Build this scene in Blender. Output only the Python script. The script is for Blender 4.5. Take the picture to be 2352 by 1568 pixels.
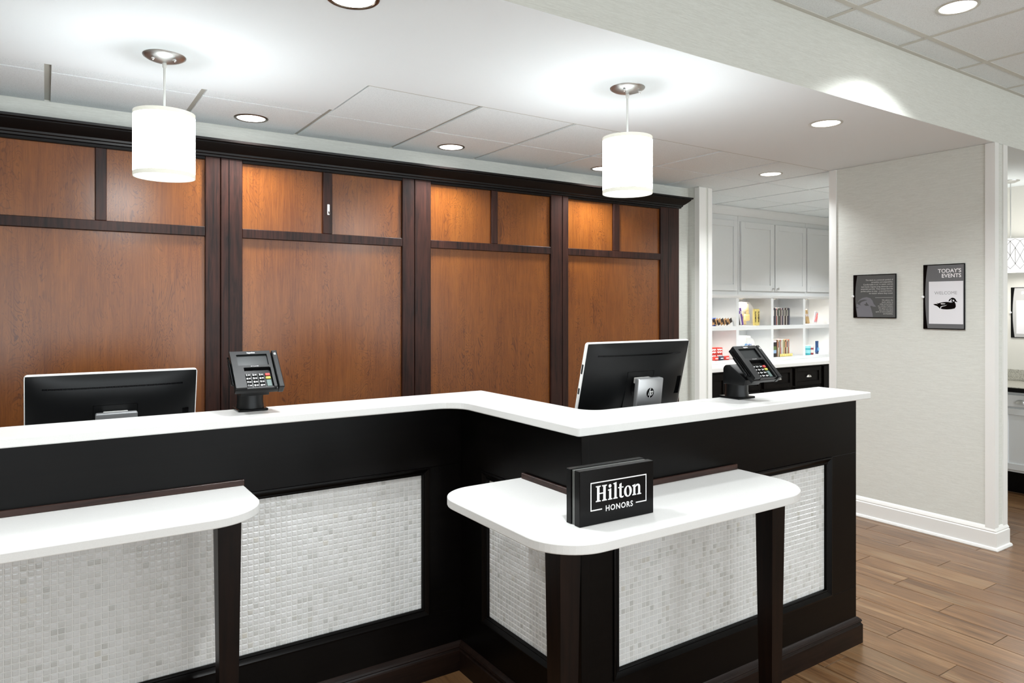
import bpy, bmesh, math, random
from mathutils import Vector, Matrix
random.seed(7)
for o in list(bpy.data.objects): bpy.data.objects.remove(o)
SC = bpy.context.scene
COL = SC.collection
R = math.radians
PI = math.pi

# ------------------------------------------------------------------ camera
F_PX, YAW, HORIZON, CAM_H = 1611.4, R(33.65), 705.7, 1.5
cd = bpy.data.cameras.new('camera'); cam = bpy.data.objects.new('camera', cd); COL.objects.link(cam)
cam.location = (0, 0, CAM_H); cam.rotation_euler = (R(90), 0, -YAW)
cd.sensor_width = 36; cd.lens = 36*F_PX/2352; cd.shift_y = -(784-HORIZON)/2352
cd.clip_start = 0.05; cd.clip_end = 100
SC.camera = cam

# ------------------------------------------------------------------ world, light, exposure
w = bpy.data.worlds.new('world'); SC.world = w; w.use_nodes = True
w.node_tree.nodes['Background'].inputs[0].default_value = (0.85, 0.92, 1, 1)
w.node_tree.nodes['Background'].inputs[1].default_value = 1.0
SC.view_settings.view_transform = 'Standard'; SC.view_settings.look = 'None'
SC.view_settings.exposure = 0.4; SC.view_settings.gamma = 1.0
SC.view_settings.use_curve_mapping = False
SC.cycles.use_adaptive_sampling = True; SC.cycles.adaptive_threshold = 0.025
SC.cycles.max_bounces = 7; SC.cycles.diffuse_bounces = 4; SC.cycles.glossy_bounces = 3
SC.cycles.transmission_bounces = 6; SC.cycles.transparent_max_bounces = 8
SC.cycles.sample_clamp_indirect = 6.0; SC.cycles.caustics_reflective = False; SC.cycles.caustics_refractive = False

WINDOW_W = 76.0        # daylight through each unseen, added lobby window
DOWN_W = 7.5           # each recessed downlight over the desk
LOBBY_W = 12.5          # each recessed downlight over the lobby, most of them unseen and added
PEND_W = 0.6           # each pendant bulb
PUCK_W = 1.6           # each shelf puck light

def lamp(name, kind, loc, power, color=(.95, .985, 1), size=.1, spread=None, rot=(0, 0, 0), parent=None, size_y=None):
    l = bpy.data.lights.new(name, kind); l.energy = power; l.color = color
    if kind == 'AREA':
        l.shape = 'DISK' if size_y is None else 'RECTANGLE'; l.size = size
        if size_y: l.size_y = size_y
        if spread: l.spread = R(spread)
    elif kind == 'SPOT':
        l.shadow_soft_size = size; l.spot_size = R(spread); l.spot_blend = .7
    else: l.shadow_soft_size = size
    o = bpy.data.objects.new(name, l); COL.objects.link(o); o.location = loc; o.rotation_euler = rot
    if parent: o.parent = parent
    return o

# ------------------------------------------------------------------ helpers
def worldloc(o):
    v = Vector((0, 0, 0))
    while o is not None: v += o.location; o = o.parent
    return v

def tag(o, label=None, cat=None, group=None, kind=None):
    if label: o['label'] = label
    if cat: o['category'] = cat
    if group: o['group'] = group
    if kind: o['kind'] = kind
    return o

def thing(name, label, cat, loc=(0, 0, 0), group=None):
    o = bpy.data.objects.new(name, None); o.empty_display_size = .05; COL.objects.link(o); o.location = loc
    return tag(o, label, cat, group)

class MB:
    """collects geometry in world coordinates; build() makes ONE mesh object"""
    def __init__(s): s.v = []; s.f = []
    def add(s, vs, fs, M=None):
        n = len(s.v)
        s.v += [tuple(M @ Vector(p)) for p in vs] if M else [tuple(p) for p in vs]
        s.f += [tuple(i+n for i in f) for f in fs]
        return s
    def box(s, x0, x1, y0, y1, z0, z1, M=None):
        vs = [(x0,y0,z0),(x1,y0,z0),(x1,y1,z0),(x0,y1,z0),(x0,y0,z1),(x1,y0,z1),(x1,y1,z1),(x0,y1,z1)]
        return s.add(vs, [(0,3,2,1),(4,5,6,7),(0,1,5,4),(1,2,6,5),(2,3,7,6),(3,0,4,7)], M)
    def rbox(s, x0, x1, y0, y1, z0, z1, b=.003, seg=2, M=None, vert_only=False):
        bm = bmesh.new(); bmesh.ops.create_cube(bm, size=1)
        for v in bm.verts: v.co = ((x0+x1)/2+v.co.x*(x1-x0), (y0+y1)/2+v.co.y*(y1-y0), (z0+z1)/2+v.co.z*(z1-z0))
        ed = [e for e in bm.edges if (not vert_only or abs(e.verts[0].co.z-e.verts[1].co.z) > 1e-6)]
        bmesh.ops.bevel(bm, geom=ed, offset=b, segments=seg, profile=.5, affect='EDGES')
        return s.frombm(bm, M)
    def frombm(s, bm, M=None):
        bm.verts.index_update()
        s.add([v.co.copy() for v in bm.verts], [[v.index for v in f.verts] for f in bm.faces], M); bm.free(); return s
    def prism(s, pts, z0, z1, M=None, bevel=0, seg=2):
        bm = bmesh.new()
        a = [bm.verts.new((p[0], p[1], z0)) for p in pts]; b = [bm.verts.new((p[0], p[1], z1)) for p in pts]
        n = len(pts)
        bm.faces.new(a[::-1]); bm.faces.new(b)
        for i in range(n): bm.faces.new((a[i], a[(i+1) % n], b[(i+1) % n], b[i]))
        bmesh.ops.recalc_face_normals(bm, faces=bm.faces)
        if bevel:
            ed = [e for e in bm.edges if abs(e.verts[0].co.z-e.verts[1].co.z) < 1e-6]
            bmesh.ops.bevel(bm, geom=ed, offset=bevel, segments=seg, profile=.5, affect='EDGES')
        big = [f for f in bm.faces if len(f.verts) > 4]
        bmesh.ops.triangulate(bm, faces=big)
        return s.frombm(bm, M)
    def lathe(s, prof, n=32, M=None, cap=False):
        vs = []; fs = []
        for (r, z) in prof:
            for i in range(n):
                a = 2*PI*i/n; vs.append((r*math.cos(a), r*math.sin(a), z))
        m = len(prof)
        for j in range(m-1):
            for i in range(n):
                k = (i+1) % n; fs.append((j*n+i, j*n+k, (j+1)*n+k, (j+1)*n+i))
        if cap: fs.append(tuple(range(n))[::-1]); fs.append(tuple(range((m-1)*n, m*n)))
        return s.add(vs, fs, M)
    def tube(s, pts, r, n=8, M=None):
        pts = [Vector(p) for p in pts]; vs = []; fs = []
        for i, p in enumerate(pts):
            t = (pts[min(i+1, len(pts)-1)]-pts[max(i-1, 0)]).normalized()
            a = t.orthogonal().normalized(); b = t.cross(a)
            for k in range(n):
                q = 2*PI*k/n; vs.append(p+a*r*math.cos(q)+b*r*math.sin(q))
        for i in range(len(pts)-1):
            for k in range(n):
                l = (k+1) % n; fs.append((i*n+k, i*n+l, (i+1)*n+l, (i+1)*n+k))
        fs.append(tuple(range(n))[::-1]); fs.append(tuple(range((len(pts)-1)*n, len(pts)*n)))
        return s.add(vs, fs, M)
    def sweep(s, path, prof, mapf, closed=False):
        """path in a (u,v) plane, profile = (offset to the right of travel, out-of-plane w); mitred"""
        n = len(path); P = [Vector(p) for p in path]; rows = []
        for i in range(n):
            d0 = (P[i]-P[i-1]).normalized() if (closed or i > 0) else None
            d1 = (P[(i+1) % n]-P[i]).normalized() if (closed or i < n-1) else None
            if d0 is None: d0 = d1
            if d1 is None: d1 = d0
            n0 = Vector((d0.y, -d0.x)); n1 = Vector((d1.y, -d1.x)); m = n0+n1; m = m/(m.dot(n0)) if m.length > 1e-6 else n0
            rows.append([mapf(P[i].x+m.x*o, P[i].y+m.y*o, w_) for (o, w_) in prof])
        k = len(prof); vs = [q for r_ in rows for q in r_]; fs = []
        for i in range(n if closed else n-1):
            j = (i+1) % n
            for a in range(k-1): fs.append((i*k+a, j*k+a, j*k+a+1, i*k+a+1))
        if not closed: fs.append(tuple(range(k))[::-1]); fs.append(tuple(range((n-1)*k, n*k)))
        return s.add(vs, fs)
    def poly(s, pts, M): return s.add([(p[0], p[1], 0) for p in pts], [tuple(range(len(pts)))], M)
    def build(s, name, mat, parent=None, smooth=None, kind=None):
        off = worldloc(parent) if parent else Vector((0, 0, 0))
        me = bpy.data.meshes.new(name)
        me.from_pydata([(p[0]-off.x, p[1]-off.y, p[2]-off.z) for p in s.v], [], s.f)
        bm = bmesh.new(); bm.from_mesh(me); bmesh.ops.recalc_face_normals(bm, faces=bm.faces); bm.to_mesh(me); bm.free()
        return link(name, me, mat, parent, smooth, kind)

def link(name, me, mat, parent=None, smooth=None, kind=None):
    if mat is not None and len(me.materials) == 0: me.materials.append(mat)
    if smooth:
        for p in me.polygons: p.use_smooth = True
        me.update()
        try: me.set_sharp_from_angle(angle=R(smooth))
        except Exception: pass
    o = bpy.data.objects.new(name, me); COL.objects.link(o)
    if parent: o.parent = parent
    if kind: o['kind'] = kind
    return o

def struct(name, mb, mat, smooth=None):
    return mb.build(name, mat, None, smooth, 'structure')

def rounded(pts, seg=10):
    """pts = (x, y, radius); returns outline with filleted corners"""
    out = []; n = len(pts)
    for i, (x, y, r) in enumerate(pts):
        p = Vector((x, y)); a = Vector(pts[i-1][:2])-p; b = Vector(pts[(i+1) % n][:2])-p
        if r <= 0: out.append((x, y)); continue
        a.normalize(); b.normalize(); ang = a.angle(b); d = r/math.tan(ang/2)
        c = p+(a+b).normalized()*(r/math.sin(ang/2)); s0 = p+a*d-c; s1 = p+b*d-c
        t0 = math.atan2(s0.y, s0.x); t1 = math.atan2(s1.y, s1.x); dt = (t1-t0+PI) % (2*PI)-PI
        for k in range(seg+1):
            t = t0+dt*k/seg; out.append((c.x+r*math.cos(t), c.y+r*math.sin(t)))
    return out

_tc = {}
def text_mb(mb, body, size, M, ax='LEFT', spacing=1.0, shear=0.0, line=1.0, bold=0.0):
    c = bpy.data.curves.new('lettering_curve', 'FONT'); c.body = body; c.size = size; c.align_x = ax
    c.space_character = spacing; c.shear = shear; c.space_line = line; c.fill_mode = 'FRONT'; c.resolution_u = 3; c.offset = bold
    o = bpy.data.objects.new('lettering_curve', c); COL.objects.link(o)
    dg = bpy.context.evaluated_depsgraph_get(); me = bpy.data.meshes.new_from_object(o.evaluated_get(dg))
    mb.add([v.co.copy() for v in me.vertices], [tuple(p.vertices) for p in me.polygons], M)
    bpy.data.objects.remove(o); bpy.data.curves.remove(c); bpy.data.meshes.remove(me)
    return mb

def frame_matrix(o, ux, uy):
    ux = Vector(ux).normalized(); uy = Vector(uy).normalized(); uz = ux.cross(uy)
    return Matrix(((ux.x, uy.x, uz.x, o[0]), (ux.y, uy.y, uz.y, o[1]), (ux.z, uy.z, uz.z, o[2]), (0, 0, 0, 1)))

def ray_xy(px): # horizontal direction through an image column (for choosing which pieces are in view)
    return (math.sin(YAW)*F_PX+math.cos(YAW)*(px-1176), math.cos(YAW)*F_PX-math.sin(YAW)*(px-1176))

def project(p):
    d = p[0]*math.sin(YAW)+p[1]*math.cos(YAW)
    if d < .05: return None
    return 1176+F_PX*(p[0]*math.cos(YAW)-p[1]*math.sin(YAW))/d, HORIZON-F_PX*(p[2]-CAM_H)/d, d

# ------------------------------------------------------------------ materials
def srgb(r, g, b):
    f = lambda c: (c/255/12.92) if c/255 <= .04045 else ((c/255+.055)/1.055)**2.4
    return (f(r), f(g), f(b), 1)

def mat(name, col, rough=.5, metal=0.0, coat=0.0, emit=0.0, ecol=None, spec=.5, trans=0.0, ior=1.45, alpha=1.0):
    m = bpy.data.materials.new(name); m.use_nodes = True; b = m.node_tree.nodes['Principled BSDF']
    b.inputs['Base Color'].default_value = col; b.inputs['Roughness'].default_value = rough; b.inputs['Metallic'].default_value = metal
    b.inputs['Coat Weight'].default_value = coat; b.inputs['Coat Roughness'].default_value = .12
    b.inputs['Specular IOR Level'].default_value = spec; b.inputs['IOR'].default_value = ior
    b.inputs['Transmission Weight'].default_value = trans; b.inputs['Alpha'].default_value = alpha
    if emit: b.inputs['Emission Color'].default_value = ecol or col; b.inputs['Emission Strength'].default_value = emit
    return m

class NT:
    def __init__(s, m): s.t = m.node_tree; s.b = s.t.nodes['Principled BSDF']
    def n(s, typ, **kw):
        x = s.t.nodes.new(typ)
        for k, v in kw.items():
            if k in x.inputs.keys() if isinstance(k, str) else False: x.inputs[k].default_value = v
            else: setattr(x, k, v)
        return x
    def l(s, a, b): s.t.links.new(a, b)
    def pos(s, scale=(1, 1, 1), loc=(0, 0, 0), rot=(0, 0, 0)):
        g = s.n('ShaderNodeNewGeometry'); mp = s.n('ShaderNodeMapping')
        mp.inputs['Scale'].default_value = scale; mp.inputs['Location'].default_value = loc; mp.inputs['Rotation'].default_value = rot
        s.l(g.outputs['Position'], mp.inputs['Vector']); return mp.outputs[0]
    def noise(s, vec, scale=5, detail=4, rough=.55, dist=0.0):
        x = s.n('ShaderNodeTexNoise'); x.inputs['Scale'].default_value = scale; x.inputs['Detail'].default_value = detail
        x.inputs['Roughness'].default_value = rough; x.inputs['Distortion'].default_value = dist
        if vec is not None: s.l(vec, x.inputs['Vector'])
        return x.outputs[0]
    def ramp(s, fac, stops):
        x = s.n('ShaderNodeValToRGB'); e = x.color_ramp.elements
        while len(e) < len(stops): e.new(.5)
        for el, (p, c) in zip(e, stops): el.position = p; el.color = c
        s.l(fac, x.inputs[0]); return x.outputs[0]
    def math(s, op, a, b=None):
        x = s.n('ShaderNodeMath', operation=op)
        for i, q in enumerate((a, b)):
            if q is None: continue
            if isinstance(q, (int, float)): x.inputs[i].default_value = q
            else: s.l(q, x.inputs[i])
        return x.outputs[0]
    def mix(s, fac, a, b, mode='MIX'):
        x = s.n('ShaderNodeMix', data_type='RGBA', blend_type=mode)
        for i, q in ((0, fac), (6, a), (7, b)):
            if isinstance(q, (int, float)): x.inputs[i].default_value = q
            elif isinstance(q, tuple): x.inputs[i].default_value = q
            else: s.l(q, x.inputs[i])
        return x.outputs[2]
    def bump(s, h, strength=.2, dist=.002):
        x = s.n('ShaderNodeBump'); x.inputs['Strength'].default_value = strength; x.inputs['Distance'].default_value = dist
        s.l(h, x.inputs['Height']); s.l(x.outputs[0], s.b.inputs['Normal']); return x

def wallpaper(name, col, dark):
    m = mat(name, col, .75, spec=.25); t = NT(m)
    a = t.noise(t.pos((14, 14, 330)), 1, 4, .65); b = t.noise(t.pos((60, 60, 700)), 1, 3, .6); c = t.noise(t.pos((2, 2, 2)), 1, 2)
    h = t.math('ADD', t.math('MULTIPLY', a, .6), t.math('MULTIPLY', b, .4))
    c1 = t.ramp(h, [(.36, dark), (.6, col)])
    t.l(t.mix(t.math('MULTIPLY', c, .12), c1, dark), t.b.inputs['Base Color']); t.bump(h, .25, .0015); return m

M = {}
M['wallpaper'] = wallpaper('wallpaper', srgb(221, 223, 217), srgb(205, 206, 199))
M['white_trim'] = mat('white_trim', srgb(232, 232, 229), .35)
M['drywall'] = mat('drywall', srgb(233, 239, 242), .8, spec=.2)
M['plain_wall'] = mat('plain_wall', srgb(215, 214, 208), .8, spec=.2)

def acoustic():
    m = mat('acoustic_tile', srgb(222, 223, 221), .9, spec=.15); t = NT(m)
    a = t.noise(t.pos((1, 1, 1)), 260, 3, .7)
    t.l(t.ramp(a, [(.33, srgb(212, 219, 222)), (.5, srgb(236, 243, 246))]), t.b.inputs['Base Color']); t.bump(a, .35, .002); return m
M['acoustic'] = acoustic()
M['tbar'] = mat('ceiling_grid_metal', srgb(176, 176, 168), .5)
M['tbar_light'] = mat('ceiling_grid_metal_light', srgb(205, 205, 198), .5)

def panel_wood():
    m = mat('amber_maple_veneer', srgb(114, 63, 20), .29, coat=.0, spec=.5); t = NT(m); t.b.inputs['Coat Roughness'].default_value = .2
    big = t.noise(t.pos((2.2, 2.2, 1.1)), 1.3, 4, .6, .8)
    fig = t.noise(t.pos((7, 7, 2.2)), 1.15, 3.0, .55, 1.6)
    ln = t.math('ABSOLUTE', t.math('SUBTRACT', t.math('FRACT', t.math('MULTIPLY', fig, 19.0)), .5))
    lines = t.ramp(ln, [(.02, (1, 1, 1, 1)), (.16, (0, 0, 0, 1))])
    mask = t.ramp(t.noise(t.pos((4.2, 4.2, 1.0), (4, 1, 2)), 1.2, 3), [(.40, (0, 0, 0, 1)), (.60, (1, 1, 1, 1))])
    fine = t.noise(t.pos((190, 190, 7)), 1, 4, .75); med = t.noise(t.pos((15, 15, 1.0)), 1, 3, .6, 1.2)
    c = t.ramp(big, [(.28, srgb(90, 42, 12)), (.5, srgb(113, 60, 18)), (.72, srgb(130, 76, 25))])
    c = t.mix(.30, c, t.ramp(med, [(.33, srgb(81, 37, 10)), (.67, srgb(138, 81, 30))]))
    c = t.mix(.34, c, t.ramp(fine, [(.32, srgb(76, 37, 10)), (.68, srgb(143, 88, 33))]))
    c = t.mix(t.math('MULTIPLY', lines, t.math('MULTIPLY', mask, .75)), c, srgb(65, 29, 9))
    t.l(c, t.b.inputs['Base Color']); t.bump(t.math('SUBTRACT', fine, t.math('MULTIPLY', lines, .5)), .08, .001); return m
M['maple'] = panel_wood()

def dark_wood(name, lo, hi, rough=.32, axis='z', coat=.3, spec=.4):
    m = mat(name, hi, rough, coat=coat, spec=spec); t = NT(m); t.b.inputs['Coat Roughness'].default_value = .2
    sc = {'z': (55, 55, 3.2), 'x': (3.2, 55, 55)}[axis]
    a = t.noise(t.pos(sc), 1, 4, .65, .7); b = t.noise(t.pos((3, 3, 2)), 1.4, 3)
    t.l(t.ramp(t.math('ADD', t.math('MULTIPLY', a, .65), t.math('MULTIPLY', b, .35)), [(.34, lo), (.66, hi)]), t.b.inputs['Base Color'])
    t.bump(a, .05, .001); return m
M['stile_wood'] = dark_wood('dark_walnut_frame', srgb(13, 8, 7), srgb(60, 33, 25), .42, 'z', 0, .25)
M['cornice_wood'] = dark_wood('black_brown_cornice', srgb(8, 6, 6), srgb(17, 12, 10), .36, 'x', 0, .2)
M['desk_wood'] = dark_wood('espresso_desk_wood', srgb(4, 3, 3), srgb(9, 7, 6), .3, 'x', .0, .13)
M['leg_wood'] = dark_wood('espresso_leg_wood', srgb(8, 6, 5), srgb(27, 16, 11), .34, 'z', 0, .15)
M['upstand_wood'] = dark_wood('brown_upstand_wood', srgb(34, 22, 19), srgb(66, 46, 40), .34, 'x', 0, .25)
M['plinth_wood'] = dark_wood('espresso_plinth_wood', srgb(12, 8, 7), srgb(34, 22, 17), .34, 'x', 0, .18)

def quartz():
    m = mat('white_quartz', srgb(228, 228, 226), .3, coat=.1); t = NT(m)
    a = t.noise(t.pos(), 420, 2, .6)
    t.l(t.ramp(a, [(.3, srgb(221, 221, 219)), (.55, srgb(226, 226, 224))]), t.b.inputs['Base Color']); return m
M['quartz'] = quartz()

def rnd_value(t):
    at = t.n('ShaderNodeAttribute', attribute_name='rnd'); oi = t.n('ShaderNodeObjectInfo')
    return t.math('FRACT', t.math('ADD', at.outputs['Fac'], t.math('MULTIPLY', oi.outputs['Random'], 1.0)))

def mosaic():
    m = mat('pearl_glass_tile', srgb(214, 214, 211), .16, coat=.5); t = NT(m); r = rnd_value(t)
    c = t.ramp(r, [(0, srgb(218, 219, 219)), (.5, srgb(211, 212, 211)), (.84, srgb(206, 207, 205)), (.93, srgb(199, 200, 197)), (.98, srgb(184, 185, 182)), (1, srgb(206, 203, 194))])
    v = t.noise(t.pos((1, 1, 1)), 60, 2, .5)
    t.l(t.mix(t.math('MULTIPLY', v, .25), c, srgb(238, 239, 240)), t.b.inputs['Base Color'])
    t.bump(t.noise(t.pos((1, 1, 1)), 130, 2, .5, .5), .3, .002); return m
M['mosaic'] = mosaic()
M['grout'] = mat('pale_grout', srgb(225, 225, 223), .8)

def plank():
    m = mat('walnut_plank_tile', srgb(141, 101, 65), .3, coat=.15); t = NT(m); r = rnd_value(t)
    g = t.n('ShaderNodeNewGeometry'); ad = t.n('ShaderNodeVectorMath', operation='ADD'); t.l(g.outputs['Position'], ad.inputs[0])
    cx = t.n('ShaderNodeCombineXYZ'); t.l(t.math('MULTIPLY', r, 37.0), cx.inputs[0]); t.l(t.math('MULTIPLY', r, 91.0), cx.inputs[1]); t.l(cx.outputs[0], ad.inputs[1])
    mp = t.n('ShaderNodeMapping'); mp.inputs['Scale'].default_value = (46, 2.0, 1); t.l(ad.outputs[0], mp.inputs[0])
    a = t.noise(mp.outputs[0], 1, 6, .68, 1.3)
    mp2 = t.n('ShaderNodeMapping'); mp2.inputs['Scale'].default_value = (9, 1.6, 1); t.l(ad.outputs[0], mp2.inputs[0])
    b = t.noise(mp2.outputs[0], 1, 4, .55, 1.0)
    base = t.ramp(r, [(0, srgb(92, 64, 40)), (.35, srgb(111, 79, 52)), (.7, srgb(123, 90, 61)), (1, srgb(138, 107, 76))])
    c = t.mix(.62, base, t.ramp(a, [(.38, srgb(60, 39, 22)), (.46, srgb(108, 76, 47)), (.58, srgb(125, 92, 61)), (.62, srgb(159, 124, 88))]))
    c = t.mix(.35, c, t.ramp(b, [(.4, srgb(74, 50, 31)), (.55, srgb(118, 86, 55)), (.62, srgb(125, 106, 81))]))
    t.l(c, t.b.inputs['Base Color']); t.bump(a, .06, .001); return m
M['plank'] = plank()
M['floor_joint'] = mat('floor_joint', srgb(104, 92, 78), .8)

M['shade_fabric'] = mat('lit_white_shade', srgb(245, 246, 240), .8, emit=17.0, ecol=(.95, .985, 1, 1))
M['shade_band'] = mat('shade_edge_band', srgb(226, 226, 212), .8, emit=.25, ecol=(1, 1, .93, 1))
M['diffuser'] = mat('lit_diffuser', srgb(250, 250, 246), .6, emit=2.2, ecol=(1, .99, .96, 1))
M['lens'] = mat('lit_lens', srgb(250, 250, 250), .5, emit=6, ecol=(1, .98, .95, 1))
M['nickel'] = mat('brushed_nickel', srgb(200, 200, 198), .36, metal=1)
M['dark_ring'] = mat('dark_reflection_ring', srgb(122, 112, 100), .3, metal=1)  # darkened tint stands in for dark panelling reflected in a chrome ring
M['trim_ring'] = mat('pale_trim_ring', srgb(205, 203, 196), .35, metal=.6)
M['cord'] = mat('clear_white_cord', srgb(222, 222, 218), .4)
M['black_plastic'] = mat('black_plastic', srgb(10, 11, 12), .38, spec=.3)
M['black_gloss'] = mat('black_gloss_acrylic', srgb(6, 6, 7), .2, spec=.2)
M['dark_grey_plastic'] = mat('dark_grey_plastic', srgb(17, 18, 19), .4, spec=.28)
M['screen_off'] = mat('blank_screen', srgb(52, 55, 56), .2, spec=.4)
M['silver'] = mat('silver_plastic', srgb(232, 232, 230), .35)
M['silver_metal'] = mat('brushed_silver_post', srgb(200, 201, 203), .3, metal=.75)
M['white_print'] = mat('white_print', srgb(240, 240, 240), .6)
M['clear_core'] = mat('smoked_clear_core', srgb(92, 94, 92), .15, coat=.4)
M['cab_white'] = mat('white_cabinet_paint', srgb(222, 224, 225), .4)
M['chrome'] = mat('polished_knob', srgb(225, 225, 225), .15, metal=1)
M['cab_black'] = dark_wood('black_base_cabinet', srgb(5, 4, 4), srgb(12, 9, 8), .32, 'x', 0, .12)
M['granite'] = mat('grey_granite', srgb(176, 174, 164), .3); _t = NT(M['granite'])
_t.l(_t.ramp(_t.noise(_t.pos(), 160, 3, .7), [(.35, srgb(120, 118, 110)), (.55, srgb(186, 184, 174))]), _t.b.inputs['Base Color'])
def flat(name, r, g, b, rough=.5, **k):
    if name not in M: M[name] = mat(name, srgb(r, g, b), rough, **k)
    return M[name]

# ================================================================== THE SETTING
ZS = 2.52                   # desk soffit
ZL = 2.865                  # lobby ceiling
X0, X1, Y0 = -3.0, 7.05, -5.0

# floor: joint bed + planks (0.16 x 0.91, ends stepped by thirds)
fl = struct('floor', MB().box(X0-.1, 8.4, Y0-.1, 5.3, -.08, -.0025), M['floor_joint'])
PW, PL = .16, .912
pm = MB().add([(-.0785,-.4545,-.002),(.0785,-.4545,-.002),(.0785,.4545,-.002),(-.0785,.4545,-.002),(-.0775,-.4535,0),(.0775,-.4535,0),(.0775,.4535,0),(-.0775,.4535,0)],
              [(4,5,6,7),(0,1,5,4),(1,2,6,5),(2,3,7,6),(3,0,4,7)])
pl_mesh = bpy.data.meshes.new('plank'); pl_mesh.from_pydata(pm.v, [], pm.f); pl_mesh.materials.append(M['plank'])
near, far = [], []
for k in range(-36, 36):
    xc = 2.707+PW*(k+.5)
    ph = {0: 1.715, 1: 2.02, 2: 1.415}[k % 3]
    for j in range(-9, 5):
        yc = ph+PL*(j+.5)
        if xc < X0 or xc > 8.3 or yc < Y0 or yc > 5.2: continue
        pr = project((xc, yc, 0))
        in_view = pr and -80 < pr[0] < 2500 and 1050 < pr[1] < 1900 and ((xc > 2.2 and yc < 3.2) or (.5 < xc < 1.6 and 1 < yc < 2.8))
        (near if in_view else far).append((xc, yc))
near.sort(key=lambda p: p[0]**2+p[1]**2)
far += near[290:]; near = near[:290]
for (xc, yc) in near:
    o = link('plank', pl_mesh, M['plank'], fl); o.location = (xc, yc, 0)
mb = MB(); rv = []
for (xc, yc) in far:
    mb.add(pm.v, pm.f, Matrix.Translation((xc, yc, 0))); rv += [random.random()]*len(pm.v)
fo = mb.build('plank_field', M['plank'], fl, kind='stuff')
at = fo.data.attributes.new('rnd', 'FLOAT', 'POINT')
for i, q in enumerate(rv): at.data[i].value = q

# walls
struct('wall_back', MB().box(X0, 4.615, 4.19, 4.32, 0, 2.62), M['wallpaper'])
struct('wall_alcove_end', MB().box(4.615, 4.76, 4.07, 5.15, 0, 2.62), M['wallpaper'])
struct('wall_right', MB().box(4.88, 5.04, 1.957, 3.04, 0, ZS-.0012), M['wallpaper'])
struct('wall_alcove_front', MB().box(5.04, 8.3, 2.98, 3.04, 0, 2.62), M['plain_wall'])
struct('wall_alcove_back', MB().box(4.76, 8.3, 5.06, 5.15, 0, 2.62), M['plain_wall'])
struct('wall_alcove_right', MB().box(8.2, 8.3, 3.04, 5.06, 0, 2.62), M['plain_wall'])
struct('wall_breakfast', MB().box(X1, X1+.1, Y0, 2.98, 0, 2.95), M['plain_wall'])
struct('wall_left', MB().box(X0-.1, X0, Y0, 4.32, 0, 2.95), M['plain_wall'])
# lobby window wall behind the camera, unseen; its glazing assumed, added for general light: piers, sill and head around three openings
wb = MB().box(X0, X1, Y0-.12, Y0, 0, .12).box(X0, X1, Y0-.12, Y0, 2.5, 2.95)
wins = [(-2.2, .3), (.8, 3.3), (3.8, 6.3)]
xs = [X0]+[q for p in wins for q in p]+[X1]
for i in range(0, len(xs), 2): wb.box(xs[i], xs[i+1], Y0-.12, Y0, .12, 2.5)
struct('wall_front', wb, M['plain_wall'])
glass = mat('window_glass', (1, 1, 1, 1), .02, trans=1.0, ior=1.05)
for i, (a, b) in enumerate(wins):
    wf = MB()
    for (p, q, r_, s_) in ((a, a+.06, .12, 2.5), (b-.06, b, .12, 2.5), (a, b, .12, .18), (a, b, 2.44, 2.5), ((a+b)/2-.025, (a+b)/2+.025, .12, 2.5)):
        wf.box(p, q, Y0-.1, Y0-.02, r_, s_)
    wo = struct('window_%d' % (i+1), wf, M['white_trim'])
    MB().box(a+.05, b-.05, Y0-.065, Y0-.06, .17, 2.45).build('pane', glass, wo)
    lamp('assumed_daylight', 'AREA', ((a+b)/2, Y0+.03, 1.31), WINDOW_W, (.9, .97, 1), b-a-.1, rot=(R(90), 0, 0), size_y=2.25)  # area lamp added inside each unseen opening for general light

# ceilings
soffit = struct('ceiling_soffit', MB().prism([(X0, 1.957), (X1, 1.957), (X1, 2.10), (5.04, 2.10), (5.04, 3.05), (1.237, 3.05), (1.237, 3.53), (X0, 3.53)], ZS, ZS+.1), M['drywall'])
struct('wall_beam', MB().box(X0, X1, 1.955, 2.10, ZS+.0006, ZL), M['wallpaper'])
struct('ceiling_breakfast', MB().box(5.04, X1, 2.10, 2.98, 2.555, 2.65), M['drywall'])
ce = struct('ceiling_office', MB().box(X0, 8.3, 3.05, 5.15, ZS+.03, ZS+.08), M['acoustic'])
GX = [.01+.614*k for k in range(-5, 14)]
def ceiling_tile(x0, x1, y0, y1, zf, parent, gx, gy):
    """one lay-in tile whose face hangs just below the grid"""
    MB().box(x0+gx, x1-gx, y0+gy, y1-gy, zf, zf+.012).build('ceiling_tile', M['acoustic'], parent)
rows = [(3.05, 3.655), (3.655, 4.262), (4.262, 4.74)]
for i in range(len(GX)-1):
    a, b = GX[i], GX[i+1]
    for j, (c, d) in enumerate(rows):
        if j == 0 and b < 1.30: c = 3.53
        if j == 1 and b < 4.65: d = 4.19
        if j == 2 and b < 4.95: continue
        if a > 7.9: continue
        ceiling_tile(a, b, c, d, ZS+.004, ce, .013, .0055)
tb = MB()
for x in GX:
    if x < 8.1: tb.box(x-.014, x+.014, 3.05, 4.19 if x < 4.6 else 5.0, ZS+.012, ZS+.03)
for y in (3.655, 4.262): tb.box(X0 if y < 4 else 4.76, 8.2, y-.012, y+.012, ZS+.014, ZS+.03)
tb.box(1.237, 5.0, 3.05, 3.062, ZS+.002, ZS+.03)
tb.build('grid_bar', M['tbar'], ce)
cl = struct('ceiling_lobby', MB().box(X0, X1, Y0, 1.955, ZL+.012, ZL+.08), M['acoustic'])
LX = [3.085+.64*k for k in range(-4, 7)]
LY = [1.955, 1.79, 1.17, .55, -.07]
for i in range(len(LX)-1):
    for j in range(len(LY)-1):
        ceiling_tile(LX[i], LX[i+1], LY[j+1], LY[j], ZL+.003, cl, .012, .012)
tb = MB()
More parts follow.
